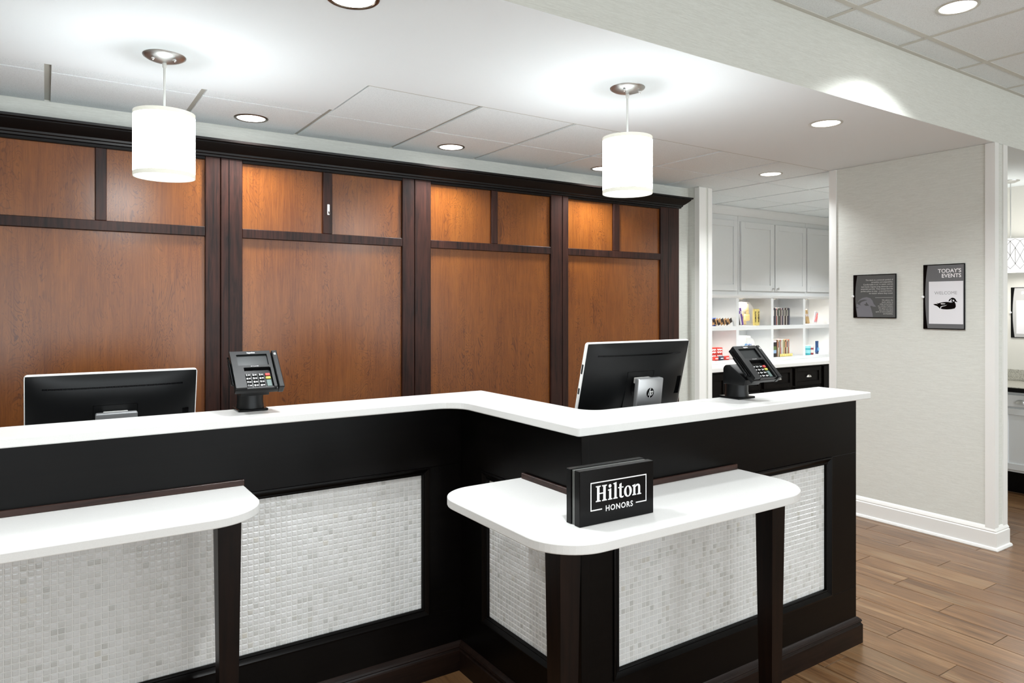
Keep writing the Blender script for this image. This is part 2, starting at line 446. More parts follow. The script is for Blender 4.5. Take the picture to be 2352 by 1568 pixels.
for x in LX: tb.box(x-.013, x+.013, -.07, 1.955, ZL+.0, ZL+.012)
for y in LY[1:]: tb.box(LX[0], LX[-1], y-.013, y+.013, ZL+.0005, ZL+.012)
tb.box(X0, X1, 1.932, 1.955, ZL-.001, ZL+.012)
tb.build('grid_bar', M['tbar_light'], cl)

# white corner trims
tn = [0]
def trim(mb, m=None, smooth=None):
    tn[0] += 1; return struct('trim_%d' % tn[0], mb, m or M['white_trim'], smooth)
def ell(x, y, sx, sy, lx, ly, th=.009, z0=.13, z1=None):
    """L-shaped corner guard with its outer corner at (x, y), legs running sx / sy"""
    z1 = z1 or ZS-.002
    p = [(x, y), (x+sx*lx, y), (x+sx*lx, y+sy*th), (x+sx*th, y+sy*th), (x+sx*th, y+sy*ly), (x, y+sy*ly)]
    return trim(MB().prism(p, z0, z1))
ell(4.872, 1.949, 1, 1, .052, .055); ell(5.048, 1.949, -1, 1, .06, .055)
ell(4.872, 3.048, 1, -1, .06, .055)
ell(4.607, 4.062, 1, 1, .085, .05, z0=0); ell(4.768, 4.062, -1, 1, .05, .06, z0=0)
# baseboard round the right wall
bp = [(.026, 0), (.028, .006), (.024, .018), (.016, .022), (.016, .108), (.011, .114), (.013, .12), (.008, .132), (.004, .14), (0, .145), (-.004, .145), (-.004, 0)]
o = MB().sweep([(4.88, 3.04), (4.88, 1.955), (5.04, 1.955), (5.04, 3.0)], [(q, z) for (q, z) in bp], lambda u, v, z: (u, v, z)).build('baseboard_right', M['white_trim'], None, 30, 'structure')
# cornice over the panelling
cp = [(0, 2.325), (.012, 2.328), (.014, 2.338), (.022, 2.342), (.024, 2.352), (.038, 2.362), (.056, 2.378), (.066, 2.388), (.070, 2.392), (.070, 2.398), (.082, 2.402), (.084, 2.414), (0, 2.414)]
trim(MB().sweep([(-1.56, 4.12), (4.426, 4.12), (4.426, 4.19)], cp, lambda u, v, z: (u, v, z)), M['cornice_wood'], 30)

# ================================================================== WALL PANELLING
def panel_bay(x0, x1, a, b, m0, m1, label, seams=()):
    """a framed wood bay: two stiles, three rails, a mullion, two top panels and a tall panel"""
    t = thing('wall_panel', label, 'wall panel', ((x0+x1)/2, 4.12, 0))
    ys, yp, yb = 4.12, 4.139, 4.188
    def part(nm, X0_, X1_, Z0_, Z1_, y, m, b_=.0025):
        MB().rbox(X0_, X1_, y, yb, Z0_, Z1_, b_, 1).build(nm, m, t)
    part('stile', x0, a, 0, 2.34, ys, M['stile_wood']); part('stile', b, x1, 0, 2.34, ys, M['stile_wood'])
    part('rail', a, b, 2.31, 2.34, ys+.002, M['cornice_wood']); part('rail', a, b, 1.89, 1.942, ys+.002, M['stile_wood']); part('rail', a, b, .0, .16, ys+.002, M['stile_wood'])
    part('mullion', m0, m1, 1.942, 2.31, ys+.002, M['stile_wood'])
    part('panel', a, m0, 1.942, 2.31, yp, M['maple'], .001); part('panel', m1, b, 1.942, 2.31, yp, M['maple'], .001)
    part('panel', a, b, .16, 1.89, yp, M['maple'], .001)
    for s_ in seams: part('seam_strip', s_-.003, s_+.003, 0, 2.335, ys-.0015, M['cornice_wood'], .001)
    return t
panel_bay(-1.55, -.374, -1.43, -.45, -.965, -.915, 'amber wood wall paneling bay with dark frame, beyond the left picture edge')
panel_bay(-.37, .806, -.256, .73, .212, .262, 'amber wood wall paneling bay behind the left monitor and left pendant lamp')
panel_bay(.81, 1.986, .924, 1.903, 1.387, 1.443, 'amber wood wall paneling bay behind the left card terminal, hook on its mullion', (.852,))
panel_bay(1.99, 3.19, 2.105, 3.087, 2.576, 2.626, 'amber wood wall paneling bay between the two pendant lamps, third from left')
panel_bay(3.194, 4.426, 3.249, 4.212, 3.698, 3.762, 'amber wood wall paneling bay at the right end, behind the right monitor', (4.30,))
# small silver hook on the mullion
h = thing('wall_hook', 'small silver hook stuck to the dark mullion above the left card terminal', 'hook', (1.418, 4.12, 2.06))
MB().rbox(1.411, 1.425, 4.116, 4.1225, 2.055, 2.118, .002, 1).build('plate', M['silver'], h)
MB().tube([(1.418, 4.118, 2.075), (1.418, 4.108, 2.062), (1.418, 4.098, 2.060), (1.418, 4.094, 2.068)], .004, 8).build('prong', M['chrome'], h, 40)

# ================================================================== RECEPTION DESK
ZB = 1.091                               # underside of the countertop
YL, XR, YR, XE = 2.555, 1.445, 1.765, 3.03   # faces: left run, return, right run, right end
desk = thing('reception_desk', 'black stained wood reception desk base with pale mosaic panels', 'desk', (1.5, 2.3, 0))
MB().prism([(-1.2, YL+.02), (XR+.02, YL+.02), (XR+.02, YR+.02), (XE-.002, YR+.02), (XE-.002, 1.95), (1.63, 1.95), (1.63, 2.72), (-1.2, 2.72)], 0, ZB).build('carcass', M['desk_wood'], desk)
FZ0, FZ1 = .25, .852                      # panel openings
def face(nm, x0, x1, y0, y1, z0, z1): MB().rbox(x0, x1, y0, y1, z0, z1, .0012, 1).build(nm, M['desk_wood'], desk)
face('top_rail', -1.2, XR+.02, YL, YL+.022, FZ1, ZB); face('bottom_rail', -1.2, XR+.02, YL, YL+.022, 0, FZ0)
face('stile', 1.30, XR+.02, YL, YL+.022, FZ0, FZ1); face('stile', -1.2, -1.08, YL, YL+.022, FZ0, FZ1)
face('top_rail', XR, XR+.022, YR, YL, FZ1, ZB); face('bottom_rail', XR, XR+.022, YR, YL, 0, FZ0)
face('stile', XR, XR+.022, 2.385, YL, FZ0, FZ1); face('stile', XR, XR+.022, YR, 1.895, FZ0, FZ1)
face('top_rail', XR+.021, XE, YR, YR+.022, FZ1, ZB); face('bottom_rail', XR+.021, XE, YR, YR+.022, 0, FZ0)
face('stile', XR+.021, 1.582, YR, YR+.022, FZ0, FZ1); face('stile', 2.84, XE, YR, YR+.022, FZ0, FZ1)
face('corner_bead', XR-.003, XR+.03, YR-.003, YR+.02, .12, ZB-.002)
face('end_panel', XE-.004, XE, YR, 1.95, 0, ZB)
# frame mouldings round the openings: stepped profile, proud lip outside, sloping in to the mosaic
fp = [(0, -.002), (0, .005), (.006, .006), (.009, .003), (.022, -.004), (.026, -.002), (.030, -.004), (.032, -.012), (.0, -.014)]
def moulding(u0, u1, mapf):
    MB().sweep([(u0, FZ0), (u0, FZ1), (u1, FZ1), (u1, FZ0)], fp, mapf, True).build('frame_moulding', M['desk_wood'], desk, 25)
moulding(-1.08, 1.30, lambda u, v, q: (u, YL-q, v))
moulding(1.895, 2.385, lambda u, v, q: (XR-q, u, v))
moulding(1.582, 2.84, lambda u, v, q: (u, YR-q, v))
# plinth
pp = [(.0, 0), (.02, 0), (.02, .082), (.016, .086), (.014, .092), (.018, .097), (.015, .104), (.006, .112), (0, .115)]
MB().sweep([(-1.2, YL), (XR, YL), (XR, YR), (XE, YR), (XE, 1.95)], pp, lambda u, v, z: (u, v, z)).build('plinth', M['plinth_wood'], desk, 25)
# staff-side worktop, unseen; made white to bounce light up to the ceiling
MB().prism([(-1.2, 2.72), (1.63, 2.72), (1.63, 1.95), (3.0, 1.95), (3.0, 2.62), (2.28, 2.62), (2.28, 3.42), (-1.2, 3.42)], .735, .762, bevel=.003).build('worktop', M['quartz'], desk)
for (x, y) in ((-1.1, 3.36), (2.2, 3.36), (2.94, 2.56)): MB().box(x-.03, x+.03, y-.03, y+.03, 0, .736).build('worktop_leg', M['stile_wood'], desk)
# mosaic panels
TP = .0193
tg = TP-.0026
def tile_mesh(hx=tg/2, d=.0016):
    b = .0011
    o_ = [(-hx, 0, -hx), (hx, 0, -hx), (hx, 0, hx), (-hx, 0, hx)]; i_ = [(x*(1-b/hx), -d*.75, z*(1-b/hx)) for (x, y, z) in o_]
    k_ = [(x*.6, -d*.92, z*.6) for (x, y, z) in o_]
    return o_+i_+k_, [(0,1,5,4),(1,2,6,5),(2,3,7,6),(3,0,4,7),(4,5,9,8),(5,6,10,9),(6,7,11,10),(7,4,8,11),(8,9,10,11)]
TV, TF = tile_mesh()
def tmesh(rot):
    me = bpy.data.meshes.new('tile'); vs = [Matrix.Rotation(rot, 3, 'Z') @ Vector(p) for p in TV]
    me.from_pydata([tuple(v) for v in vs], [], TF); me.materials.append(M['mosaic'])
    return me, [tuple(v) for v in vs]
TM = {'y': tmesh(0), 'x': tmesh(R(-90))}
SHELVES = [(-1.2, .575, 2.18, 2.555), (1.08, 2.21, 1.405, 1.765), (1.08, 1.445, 1.405, 2.105)]
def hidden(p):
    for (a, b, c, d) in SHELVES:
        if p[2] < .868:
            k = (CAM_H-.868)/(CAM_H-p[2]); x, y = p[0]*k, p[1]*k
            if a < x < b and c < y < d: return True
    return False
panels = []
def mosaic_panel(axis, c, u0, u1, z0, z1):
    g = MB()
    if axis == 'y': g.box(u0, u1, c, c+.006, z0, z1)
    else: g.box(c, c+.006, u0, u1, z0, z1)
    po = g.build('mosaic_panel', M['grout'], desk)
    nu = int((u1-u0)/TP); nz = int((z1-z0)/TP); su = (u1-u0)/nu; sz = (z1-z0)/nz
    for i in range(nu):
        for k in range(nz):
            u = u0+su*(i+.5); z = z0+sz*(k+.5)
            p = (u, c, z) if axis == 'y' else (c, u, z)
            pr = project(p); ok = pr and 0 < pr[0] < 2352 and pr[1] < 1568 and not hidden(p)
            if ok:
                q = project((p[0]+(TP if axis == 'y' else 0), p[1]+(TP if axis == 'x' else 0), p[2])); area = abs(q[0]-pr[0])*F_PX*TP/pr[2]
            else: area = 0
            panels.append((area, axis, p, po))
mosaic_panel('y', YL+.016, -1.05, 1.27, .280, .822)
mosaic_panel('x', XR+.016, 1.925, 2.355, .280, .822)
mosaic_panel('y', YR+.016, 1.612, 2.81, .280, .822)
panels.sort(key=lambda q: -q[0])
for (area, axis, p, po) in panels[:300]:
    o = link('tile', TM[axis][0], None, po); o.location = Vector(p)-worldloc(po)
rest = {}
for (area, axis, p, po) in panels[300:]: rest.setdefault(po, []).append((axis, p))
for po, lst in rest.items():
    mb = MB(); rv = []
    for (axis, p) in lst:
        mb.add([(v[0]+p[0], v[1]+p[1], v[2]+p[2]) for v in TM[axis][1]], TF); rv += [random.random()]*len(TV)
    fo = mb.build('tile_field', M['mosaic'], po, None, 'stuff')
    at = fo.data.attributes.new('rnd', 'FLOAT', 'POINT')
    for i, q in enumerate(rv): at.data[i].value = q

# countertop: one continuous slab
ct = MB().prism(rounded([(-1.2, 2.755, 0), (-1.2, 2.51, 0), (1.40, 2.51, .10), (1.40, 1.725, .014), (3.085, 1.725, .01), (3.085, 1.985, .01), (1.665, 1.985, .07), (1.665, 2.755, .012)]), ZB, 1.12, bevel=.0035).build('countertop', M['quartz'])
tag(ct, 'long white stone countertop stepping along the top of the reception desk', 'countertop')

# lower writing shelves with tapered legs and a dark upstand strip
def leg(x0, y0, t, sz=.068):
    mb = MB(); cx, cy = x0+sz/2, y0+sz/2; a, b = sz/2, .046/2
    vs = [(cx+sx*q, cy+sy*q, z) for (q, z) in ((b, 0), (a, .854)) for (sx, sy) in ((-1,-1),(1,-1),(1,1),(-1,1))]
    mb.add(vs, [(0,3,2,1),(4,5,6,7),(0,1,5,4),(1,2,6,5),(2,3,7,6),(3,0,4,7)]).build('leg', M['leg_wood'], t)
s1 = thing('writing_shelf', 'white lower writing shelf on the left side of the reception desk', 'shelf', (0, 2.3, 0))
MB().prism(rounded([(-1.2, 2.555, 0), (-1.2, 2.18, 0), (.575, 2.18, .17), (.575, 2.555, 0)], 14), .854, .882, bevel=.003).build('shelf_top', M['quartz'], s1)
leg(.429, 2.23, s1); leg(-1.1, 2.23, s1)
MB().rbox(-1.2, .577, 2.543, 2.555, .882, .902, .0015, 1).build('upstand', M['upstand_wood'], s1)
s2 = thing('writing_shelf', 'white lower writing shelf wrapping the desk corner, under the black sign block', 'shelf', (1.4, 1.6, 0))
MB().prism(rounded([(1.445, 2.105, 0), (1.08, 2.105, .14), (1.08, 1.405, .15), (2.21, 1.405, .18), (2.21, 1.765, 0), (1.445, 1.765, 0)], 14), .854, .882, bevel=.003).build('shelf_top', M['quartz'], s2)
leg(1.124, 1.46, s2); leg(2.011, 1.46, s2)
MB().rbox(1.433, 2.203, 1.753, 1.7625, .882, .902, .0015, 1).build('upstand', M['upstand_wood'], s2)
MB().rbox(1.433, 1.4425, 1.755, 2.093, .882, .902, .0015, 1).build('upstand', M['upstand_wood'], s2)

# ================================================================== SIGN BLOCK ON THE SHELF
sb = thing('sign_block', 'black acrylic sign block with white lettering on the corner shelf', 'sign', (1.387, 1.56, .882))
MS = Matrix.Translation((1.247, 1.531, .882)) @ Matrix.Rotation(R(-1.6), 4, 'Z')
SWd, SH = .279, .157
MB().rbox(0, SWd, 0, .025, 0, SH, .0012, 1, MS).build('front_slab', M['black_gloss'], sb)
MB().rbox(.004, SWd-.004, .025, .041, .0, SH-.002, .0008, 1, MS).build('core', M['clear_core'], sb)
MB().rbox(0, SWd, .041, .063, 0, SH, .0012, 1, MS).build('back_slab', M['black_gloss'], sb)
MF = MS @ frame_matrix((0, -.0006, 0), (1, 0, 0), (0, 0, 1))
def rect(mb, x0, x1, y0, y1, Mx): mb.poly([(x0, y0), (x1, y0), (x1, y1), (x0, y1)], Mx)
fx0, fx1, fy0, fy1, fw = .038, .250, .040, .121, .0032
mb = MB()
rect(mb, fx0, fx1, fy1-fw, fy1, MF); rect(mb, fx0, fx0+fw, fy0+fw, fy1-fw, MF); rect(mb, fx1-fw, fx1, fy0+fw, fy1-fw, MF)
rect(mb, fx0, .080, fy0, fy0+fw, MF); rect(mb, .208, fx1, fy0, fy0+fw, MF)
mb.build('line_border', M['white_print'], sb)
# serif lettering, drawn stroke by stroke (cap height 1)
def serif_word(mb, Mx):
    x = 0.0
    def q(pts): mb.poly([(x+a, b) for (a, b) in pts], Mx)
    def bar(a, b, c, d): q([(a, c), (b, c), (b, d), (a, d)])
    def serif(a, b, y, up):   # bracketed slab from a to b, at height y
        e = .055*up; q([(a, y), (b, y), (b, y+e), (b-.07, y+e*1.5), (a+.07, y+e*1.5), (a, y+e)] if up > 0 else [(a, y+e), (a+.07, y+e*1.5), (b-.07, y+e*1.5), (b, y+e), (b, y), (a, y)])
    # H
    bar(.10, .30, .04, .96); bar(.60, .80, .04, .96); bar(.29, .61, .47, .545)
    for a in (0, .50): serif(a, a+.40, 0, 1); serif(a, a+.40, 1, -1)
    x += .99
    # i
    bar(.09, .27, .04, .66); serif(0, .36, 0, 1); q([(0, .60), (.09, .58), (.27, .68), (.27, .72), (0, .655)])
    mb.poly([(x+.17+.115*math.cos(2*PI*k/18), .875+.115*math.sin(2*PI*k/18)) for k in range(18)], Mx)
    x += .44
    # l
    bar(.09, .27, .04, .98); serif(0, .36, 0, 1); q([(0, .95), (.09, .93), (.27, 1.0), (.27, 1.06), (0, 1.005)])
    x += .40
    # t
    bar(.11, .29, .14, .88); q([(.11, .88), (.29, .88), (.29, .95)]); bar(.0, .45, .63, .70)
    q([(.11, .14), (.29, .14), (.31, .09), (.37, .075), (.46, .10), (.46, .03), (.38, -.01), (.27, -.015), (.17, .02), (.12, .08)])
    x += .50
    # o
    n = 28
    for k in range(n):
        t0, t1 = 2*PI*k/n, 2*PI*(k+1)/n
        def e(rx, ry, t, tilt): return (.33+rx*math.cos(t)*1.0+tilt*ry*math.sin(t), .34+ry*math.sin(t))
        q([e(.33, .365, t0, 0), e(.33, .365, t1, 0), e(.135, .30, t1, -.06), e(.135, .30, t0, -.06)])
    x += .70
    # n
    bar(.09, .27, .04, .62); serif(0, .35, 0, 1); q([(0, .60), (.09, .585), (.27, .66), (.27, .72), (0, .655)])
    q([(.27, .50), (.27, .62), (.36, .685), (.46, .71), (.46, .60), (.40, .58), (.33, .55)])
    q([(.46, .71), (.58, .69), (.66, .62), (.69, .52), (.69, .04), (.51, .04), (.51, .50), (.50, .57), (.46, .60)])
    serif(.42, .78, 0, 1)
    return x+.78
sc = .0455
tw = .99+.44+.40+.50+.70+.78
mb = MB(); serif_word(mb, MF @ Matrix.Translation((.057, .064, 0)) @ Matrix.Scale(.0452, 4)); mb.build('lettering', M['white_print'], sb)
mb = MB(); text_mb(mb, 'HONORS', .0226, MF @ Matrix.Translation((.1445, .0335, 0)), 'CENTER', 1.16, bold=.0004); mb.build('lettering', M['white_print'], sb)

# ================================================================== PENDANTS AND DOWNLIGHTS
def pendant(x, y, label, z=ZS):
    t = thing('pendant_lamp', label, 'lamp', (x, y, z), 'drum pendants over the desk')
    T = Matrix.Translation((x, y, 0))
    MB().lathe([(.081, z-.0005), (.080, z-.004), (.066, z-.013), (.04, z-.022), (.014, z-.028), (.001, z-.029)], 36, T).build('canopy', M['nickel'], t, 50)
    for (dx, dy) in ((-.045, -.028), (.032, -.046)):
        MB().lathe([(.001, z-.017), (.006, z-.02), (.007, z-.026), (.004, z-.031), (.001, z-.032)], 12, Matrix.Translation((x+dx, y+dy, 0))).build('canopy_screw', M['chrome'], t, 60)
    MB().lathe([(.0085, z-.027), (.008, z-.045), (.004, z-.05)], 12, T).build('strain_relief', M['cord'], t, 50)
    MB().tube([(x, y, z-.046), (x, y, 2.262)], .0048, 10).build('cord', M['cord'], t, 50)
    r, zb, zt = .1145, 2.027, 2.288
    MB().lathe([(r, zb+.016), (r, zt-.014)], 56, T).build('shade', M['shade_fabric'], t, 40)
    MB().lathe([(r-.002, zt-.002), (r-.002, zb+.004)], 56, T).build('shade_lining', M['drywall'], t, 40)
    MB().lathe([(r+.0006, zt-.016), (r+.0006, zt), (r-.003, zt), (r-.003, zt-.016)], 56, T).build('shade_band', M['shade_band'], t, 40)
    MB().lathe([(r+.0006, zb), (r+.0006, zb+.017), (r-.003, zb+.017), (r-.003, zb), (r+.0006, zb)], 56, T).build('shade_band', M['shade_band'], t, 40)
    MB().lathe([(.0005, zb+.004), (r-.003, zb+.004)], 56, T).build('diffuser', M['diffuser'], t)
    sp = MB()
    for k in range(3):
        a = k*2*PI/3+.4; sp.tube([(x, y, 2.262), (x+(r-.002)*math.cos(a), y+(r-.002)*math.sin(a), 2.28)], .0018, 6)
    sp.build('spider', M['nickel'], t)
    MB().lathe([(.001, 2.265), (.018, 2.262), (.018, 2.20), (.001, 2.20)], 16, T).build('socket', M['cord'], t, 40)
    MB().lathe([(.001, 2.20), (.012, 2.195), (.026, 2.165), (.03, 2.14), (.022, 2.115), (.001, 2.105)], 20, T).build('bulb', M['diffuser'], t, 60)
    lamp('pendant_light', 'POINT', (0, 0, 2.215-z+.03), PEND_W, (.95, .985, 1), .03, parent=t).location = (0, .05, 2.165-z)
    lamp('pendant_light', 'AREA', (0, 0, 0), PEND_W*8, (.95, .985, 1), .2, 170, parent=t).location = (0, 0, zb-.004-z)
    return t
pendant(.404, 3.155, 'white drum pendant lamp hanging in front of the left paneling bays')
pendant(2.255, 2.419, 'white drum pendant lamp hanging above the right monitor')

def downlight(x, y, z, label, ring, power=DOWN_W, spread=125, group='recessed downlights', tint=(.95, .985, 1)):
    t = thing('downlight', label, 'downlight', (x, y, z), group)
    T = Matrix.Translation((x, y, 0))
    MB().lathe([(.088, z+.002), (.088, z-.002), (.085, z-.0045), (.076, z-.0045), (.072, z-.001), (.072, z+.002)], 40, T).build('trim_ring', ring, t, 40)
    MB().lathe([(.0005, z-.0015), (.0725, z-.0015)], 40, T).build('lens', M['lens'], t)
    lamp('downlight_beam', 'AREA', (0, 0, -.005), power, tint, .13, spread, parent=t)
    return t
ZT = ZS+.004
downlight(.929, 3.944, ZT, 'recessed ceiling downlight nearest the left pendant lamp, above the second paneling bay', M['dark_ring'], DOWN_W*1.5)
downlight(2.16, 3.947, ZT, 'recessed ceiling downlight between the two pendants, above the third paneling bay', M['dark_ring'], DOWN_W*1.5)
downlight(3.425, 3.940, ZT, 'recessed ceiling downlight partly hidden behind the right pendant shade', M['dark_ring'], DOWN_W*1.5)
downlight(4.637, 3.383, ZT, 'recessed ceiling downlight nearest the white wall cabinets', M['trim_ring'])
downlight(.844, 2.216, ZS, 'large recessed downlight cut off by the top edge, left half of picture', M['dark_ring'])
downlight(3.603, 2.273, ZS, 'recessed downlight in the smooth soffit, right of the right pendant', M['trim_ring'])
downlight(3.46, 1.535, ZL+.003, 'recessed downlight in the raised tiled ceiling at the top right corner', M['trim_ring'], LOBBY_W*1.5)
# luminaires outside the picture are assumed, added for more light; parts of their ceilings
def added_luminaire(x, y, z, parent, power):
    T = Matrix.Translation((x, y, 0))
    o = MB().lathe([(.088, z+.002), (.088, z-.002), (.085, z-.0045), (.076, z-.0045), (.072, z-.001), (.072, z+.002)], 40, T).build('added_luminaire_ring', M['trim_ring'], parent, 40)
    MB().lathe([(.0005, z-.0015), (.0725, z-.0015)], 40, T).build('added_luminaire_lens', M['lens'], o)
    lamp('added_luminaire_beam', 'AREA', (x, y, z-.005), power, (.95, .985, 1), .13, 125, parent=o)
for (x, y) in ((.9, .9), (5.9, .9), (-1.4, .9), (-1.4, -1.6), (.9, -1.6), (3.4, -1.6), (5.9, -1.6)):
    added_luminaire(x, y, ZL+.012 if y < 0 or x < .6 else ZL+.003, cl, LOBBY_W)
added_luminaire(-.9, 2.216, ZS, soffit, DOWN_W)
added_luminaire(6.9, 3.6, ZT, ce, DOWN_W*2.6); added_luminaire(5.6, 3.4, ZT, ce, DOWN_W*1.8)  # added out of sight behind the right wall to brighten the alcove

# ================================================================== MONITORS
def monitor(cx, ytop, ztop, label):
    W_, H_, tilt = .584, .362, R(14)
    dz = .7622
    t = thing('computer_monitor', label, 'monitor', (cx, ytop+.06, dz))
    # local panel frame: X across, Y up along the panel, Z out of the back (toward the lobby)
    up = Vector((0, -math.sin(tilt), math.cos(tilt))); bk = Vector((0, -math.cos(tilt), -math.sin(tilt)))
    Mx = frame_matrix((cx, ytop, ztop), (1, 0, 0), up)       # Z = X x up
    outl = lambda e, r_: rounded([(-W_/2+e, -H_+e, r_), (W_/2-e, -H_+e, r_), (W_/2-e, -e, r_), (-W_/2+e, -e, r_)], 5)
    MB().prism(outl(0, .012), -.016, 0, Mx, .002).build('bezel', M['silver'], t, 30)
    MB().prism(outl(.006, .010), -.0175, -.0158, Mx).build('screen', M['black_gloss'], t)
    nx, ny = 36, 24; vs = []; fs = []
    for j in range(ny+1):
        for i in range(nx+1):
            a = -1+2*i/nx; b = -1+2*j/ny; e = .0035
            # squash the grid corners into a rounded outline
            k = max(0, abs(a)*W_/2-(W_/2-.012))*max(0, abs(b)*H_/2-(H_/2-.012))
            d = .0005+.030*(1-abs(a)**3.2)**.8*(1-abs(b)**2.6)**.8
            vs.append((a*(W_/2-e)*(1-k*12), -H_/2+b*(H_/2-e)*(1-k*12), d))
    for j in range(ny):
        for i in range(nx):
            p = j*(nx+1)+i; fs.append((p, p+1, p+nx+2, p+nx+1))
    sh = MB().add(vs, fs, Mx).build('back_shell', M['black_plastic'], t, 60)
    def dep(x, y):
        a = x/(W_/2); b = (y+H_/2)/(H_/2); return .0005+.030*(1-min(1, abs(a))**3.2)**.8*(1-min(1, abs(b))**2.6)**.8
    # perforated vent slot across the top
    g = MB(); n = 105
    for k in range(n):
        x = -.235+.47*k/(n-1); z = dep(x, -.052); g.box(x-.0015, x+.0015, -.056, -.0495, z-.002, z+.0006, Mx)
    g.build('vent_slot', M['black_gloss'], sh)
    # mounting plate outline and round boss
    g = MB()
    for (a, b, c, d) in ((-.075, .075, -.122, -.1208), (-.075, -.0738, -.29, -.122), (.0738, .075, -.29, -.122)):
        z = .0302; g.box(a, b, c, d, .024, z, Mx)
    g.build('mount_plate_outline', M['black_gloss'], sh)
    MB().lathe([(.045, .026), (.045, .0325), (.04, .034), (.001, .034)], 28, Mx @ Matrix.Translation((0, -.19, 0))).build('mount_boss', M['dark_grey_plastic'], t, 40)
    # speaker / port patch near the right edge, side buttons on the left edge
    MB().box(.222, .262, -.24, -.16, .012, .0165, Mx).build('port_cover', M['black_gloss'], sh)
    MB().box(-W_/2-.0006, -W_/2+.002, -.13, -.09, -.012, -.003, Mx).build('side_port', M['dark_grey_plastic'], t)
    MB().box(-W_/2-.0006, -W_/2+.002, -.215, -.19, -.012, -.003, Mx).build('side_button', M['dark_grey_plastic'], t)
    # stand: leaning post, neck, base
    zt = ztop-.150; pt = R(7); pu = Vector((0, -math.sin(pt), math.cos(pt)))
    yp = ytop-.058
    Mp = frame_matrix((cx, yp, zt), (1, 0, 0), pu); L = (zt-dz-.012)/math.cos(pt)
    MB().prism(rounded([(-.07, -L, 0), (.07, -L, 0), (.07, 0, .006), (-.07, 0, .006)], 4), -.022, 0, Mp, .002).build('post', M['silver_metal'], t, 30)
    MB().rbox(-.042, .042, -.030, -.006, -.06, -.018, .002, 1, Mp).build('neck', M['silver'], t)
    base_y = yp+L*math.sin(pt)
    MB().rbox(cx-.12, cx+.12, base_y-.035, base_y+.17, dz, dz+.014, .004, 2).build('base', M['silver_metal'], t)
    # round emblem with slanted letters on the post
    Mz = Mp @ Matrix.Translation((0, -.060, .0008))
    MB().poly([(.0205*math.cos(2*PI*k/36), .0205*math.sin(2*PI*k/36)) for k in range(36)], Mz).build('emblem_disc', M['black_gloss'], t)
    g = MB(); Ml = Mz @ Matrix.Translation((0, 0, .0004))
    q = lambda pts: g.poly([(x*.0205, y*.0205) for (x, y) in pts], Ml)
    # h: long slanted stem to the rim + arch ; p: bowl + long stem to the lower rim
    q([(-.62, -.52), (-.46, -.52), (.10, .98), (-.06, .98)])
    q([(-.335, .235), (.0, .235), (.0, .36), (-.29, .36)]); q([(-.02, .36), (.0, .235), (.04, .17), (-.22, -.52), (-.06, -.52), (.205, .20), (.17, .31), (.08, .36)])
    q([(.23, .36), (.39, .36), (-.12, -.98), (-.28, -.98)]); q([(.36, .36), (.66, .36), (.73, .31), (.76, .22), (.74, .12), (.60, .12), (.60, .20), (.57, .24), (.34, .24)])
    q([(.60, .12), (.74, .12), (.56, -.40), (.50, -.48), (.40, -.52), (.10, -.52), (.14, -.40), (.37, -.40), (.42, -.36)])
    g.build('emblem_letters', M['white_print'], t)
    return t
monitor(2.082, 2.148, 1.357, 'black-backed monitor with silver edge and round hp emblem, behind the right counter')
monitor(.227, 3.10, 1.250, 'black-backed monitor with silver edge, behind the left counter beside the card terminal')

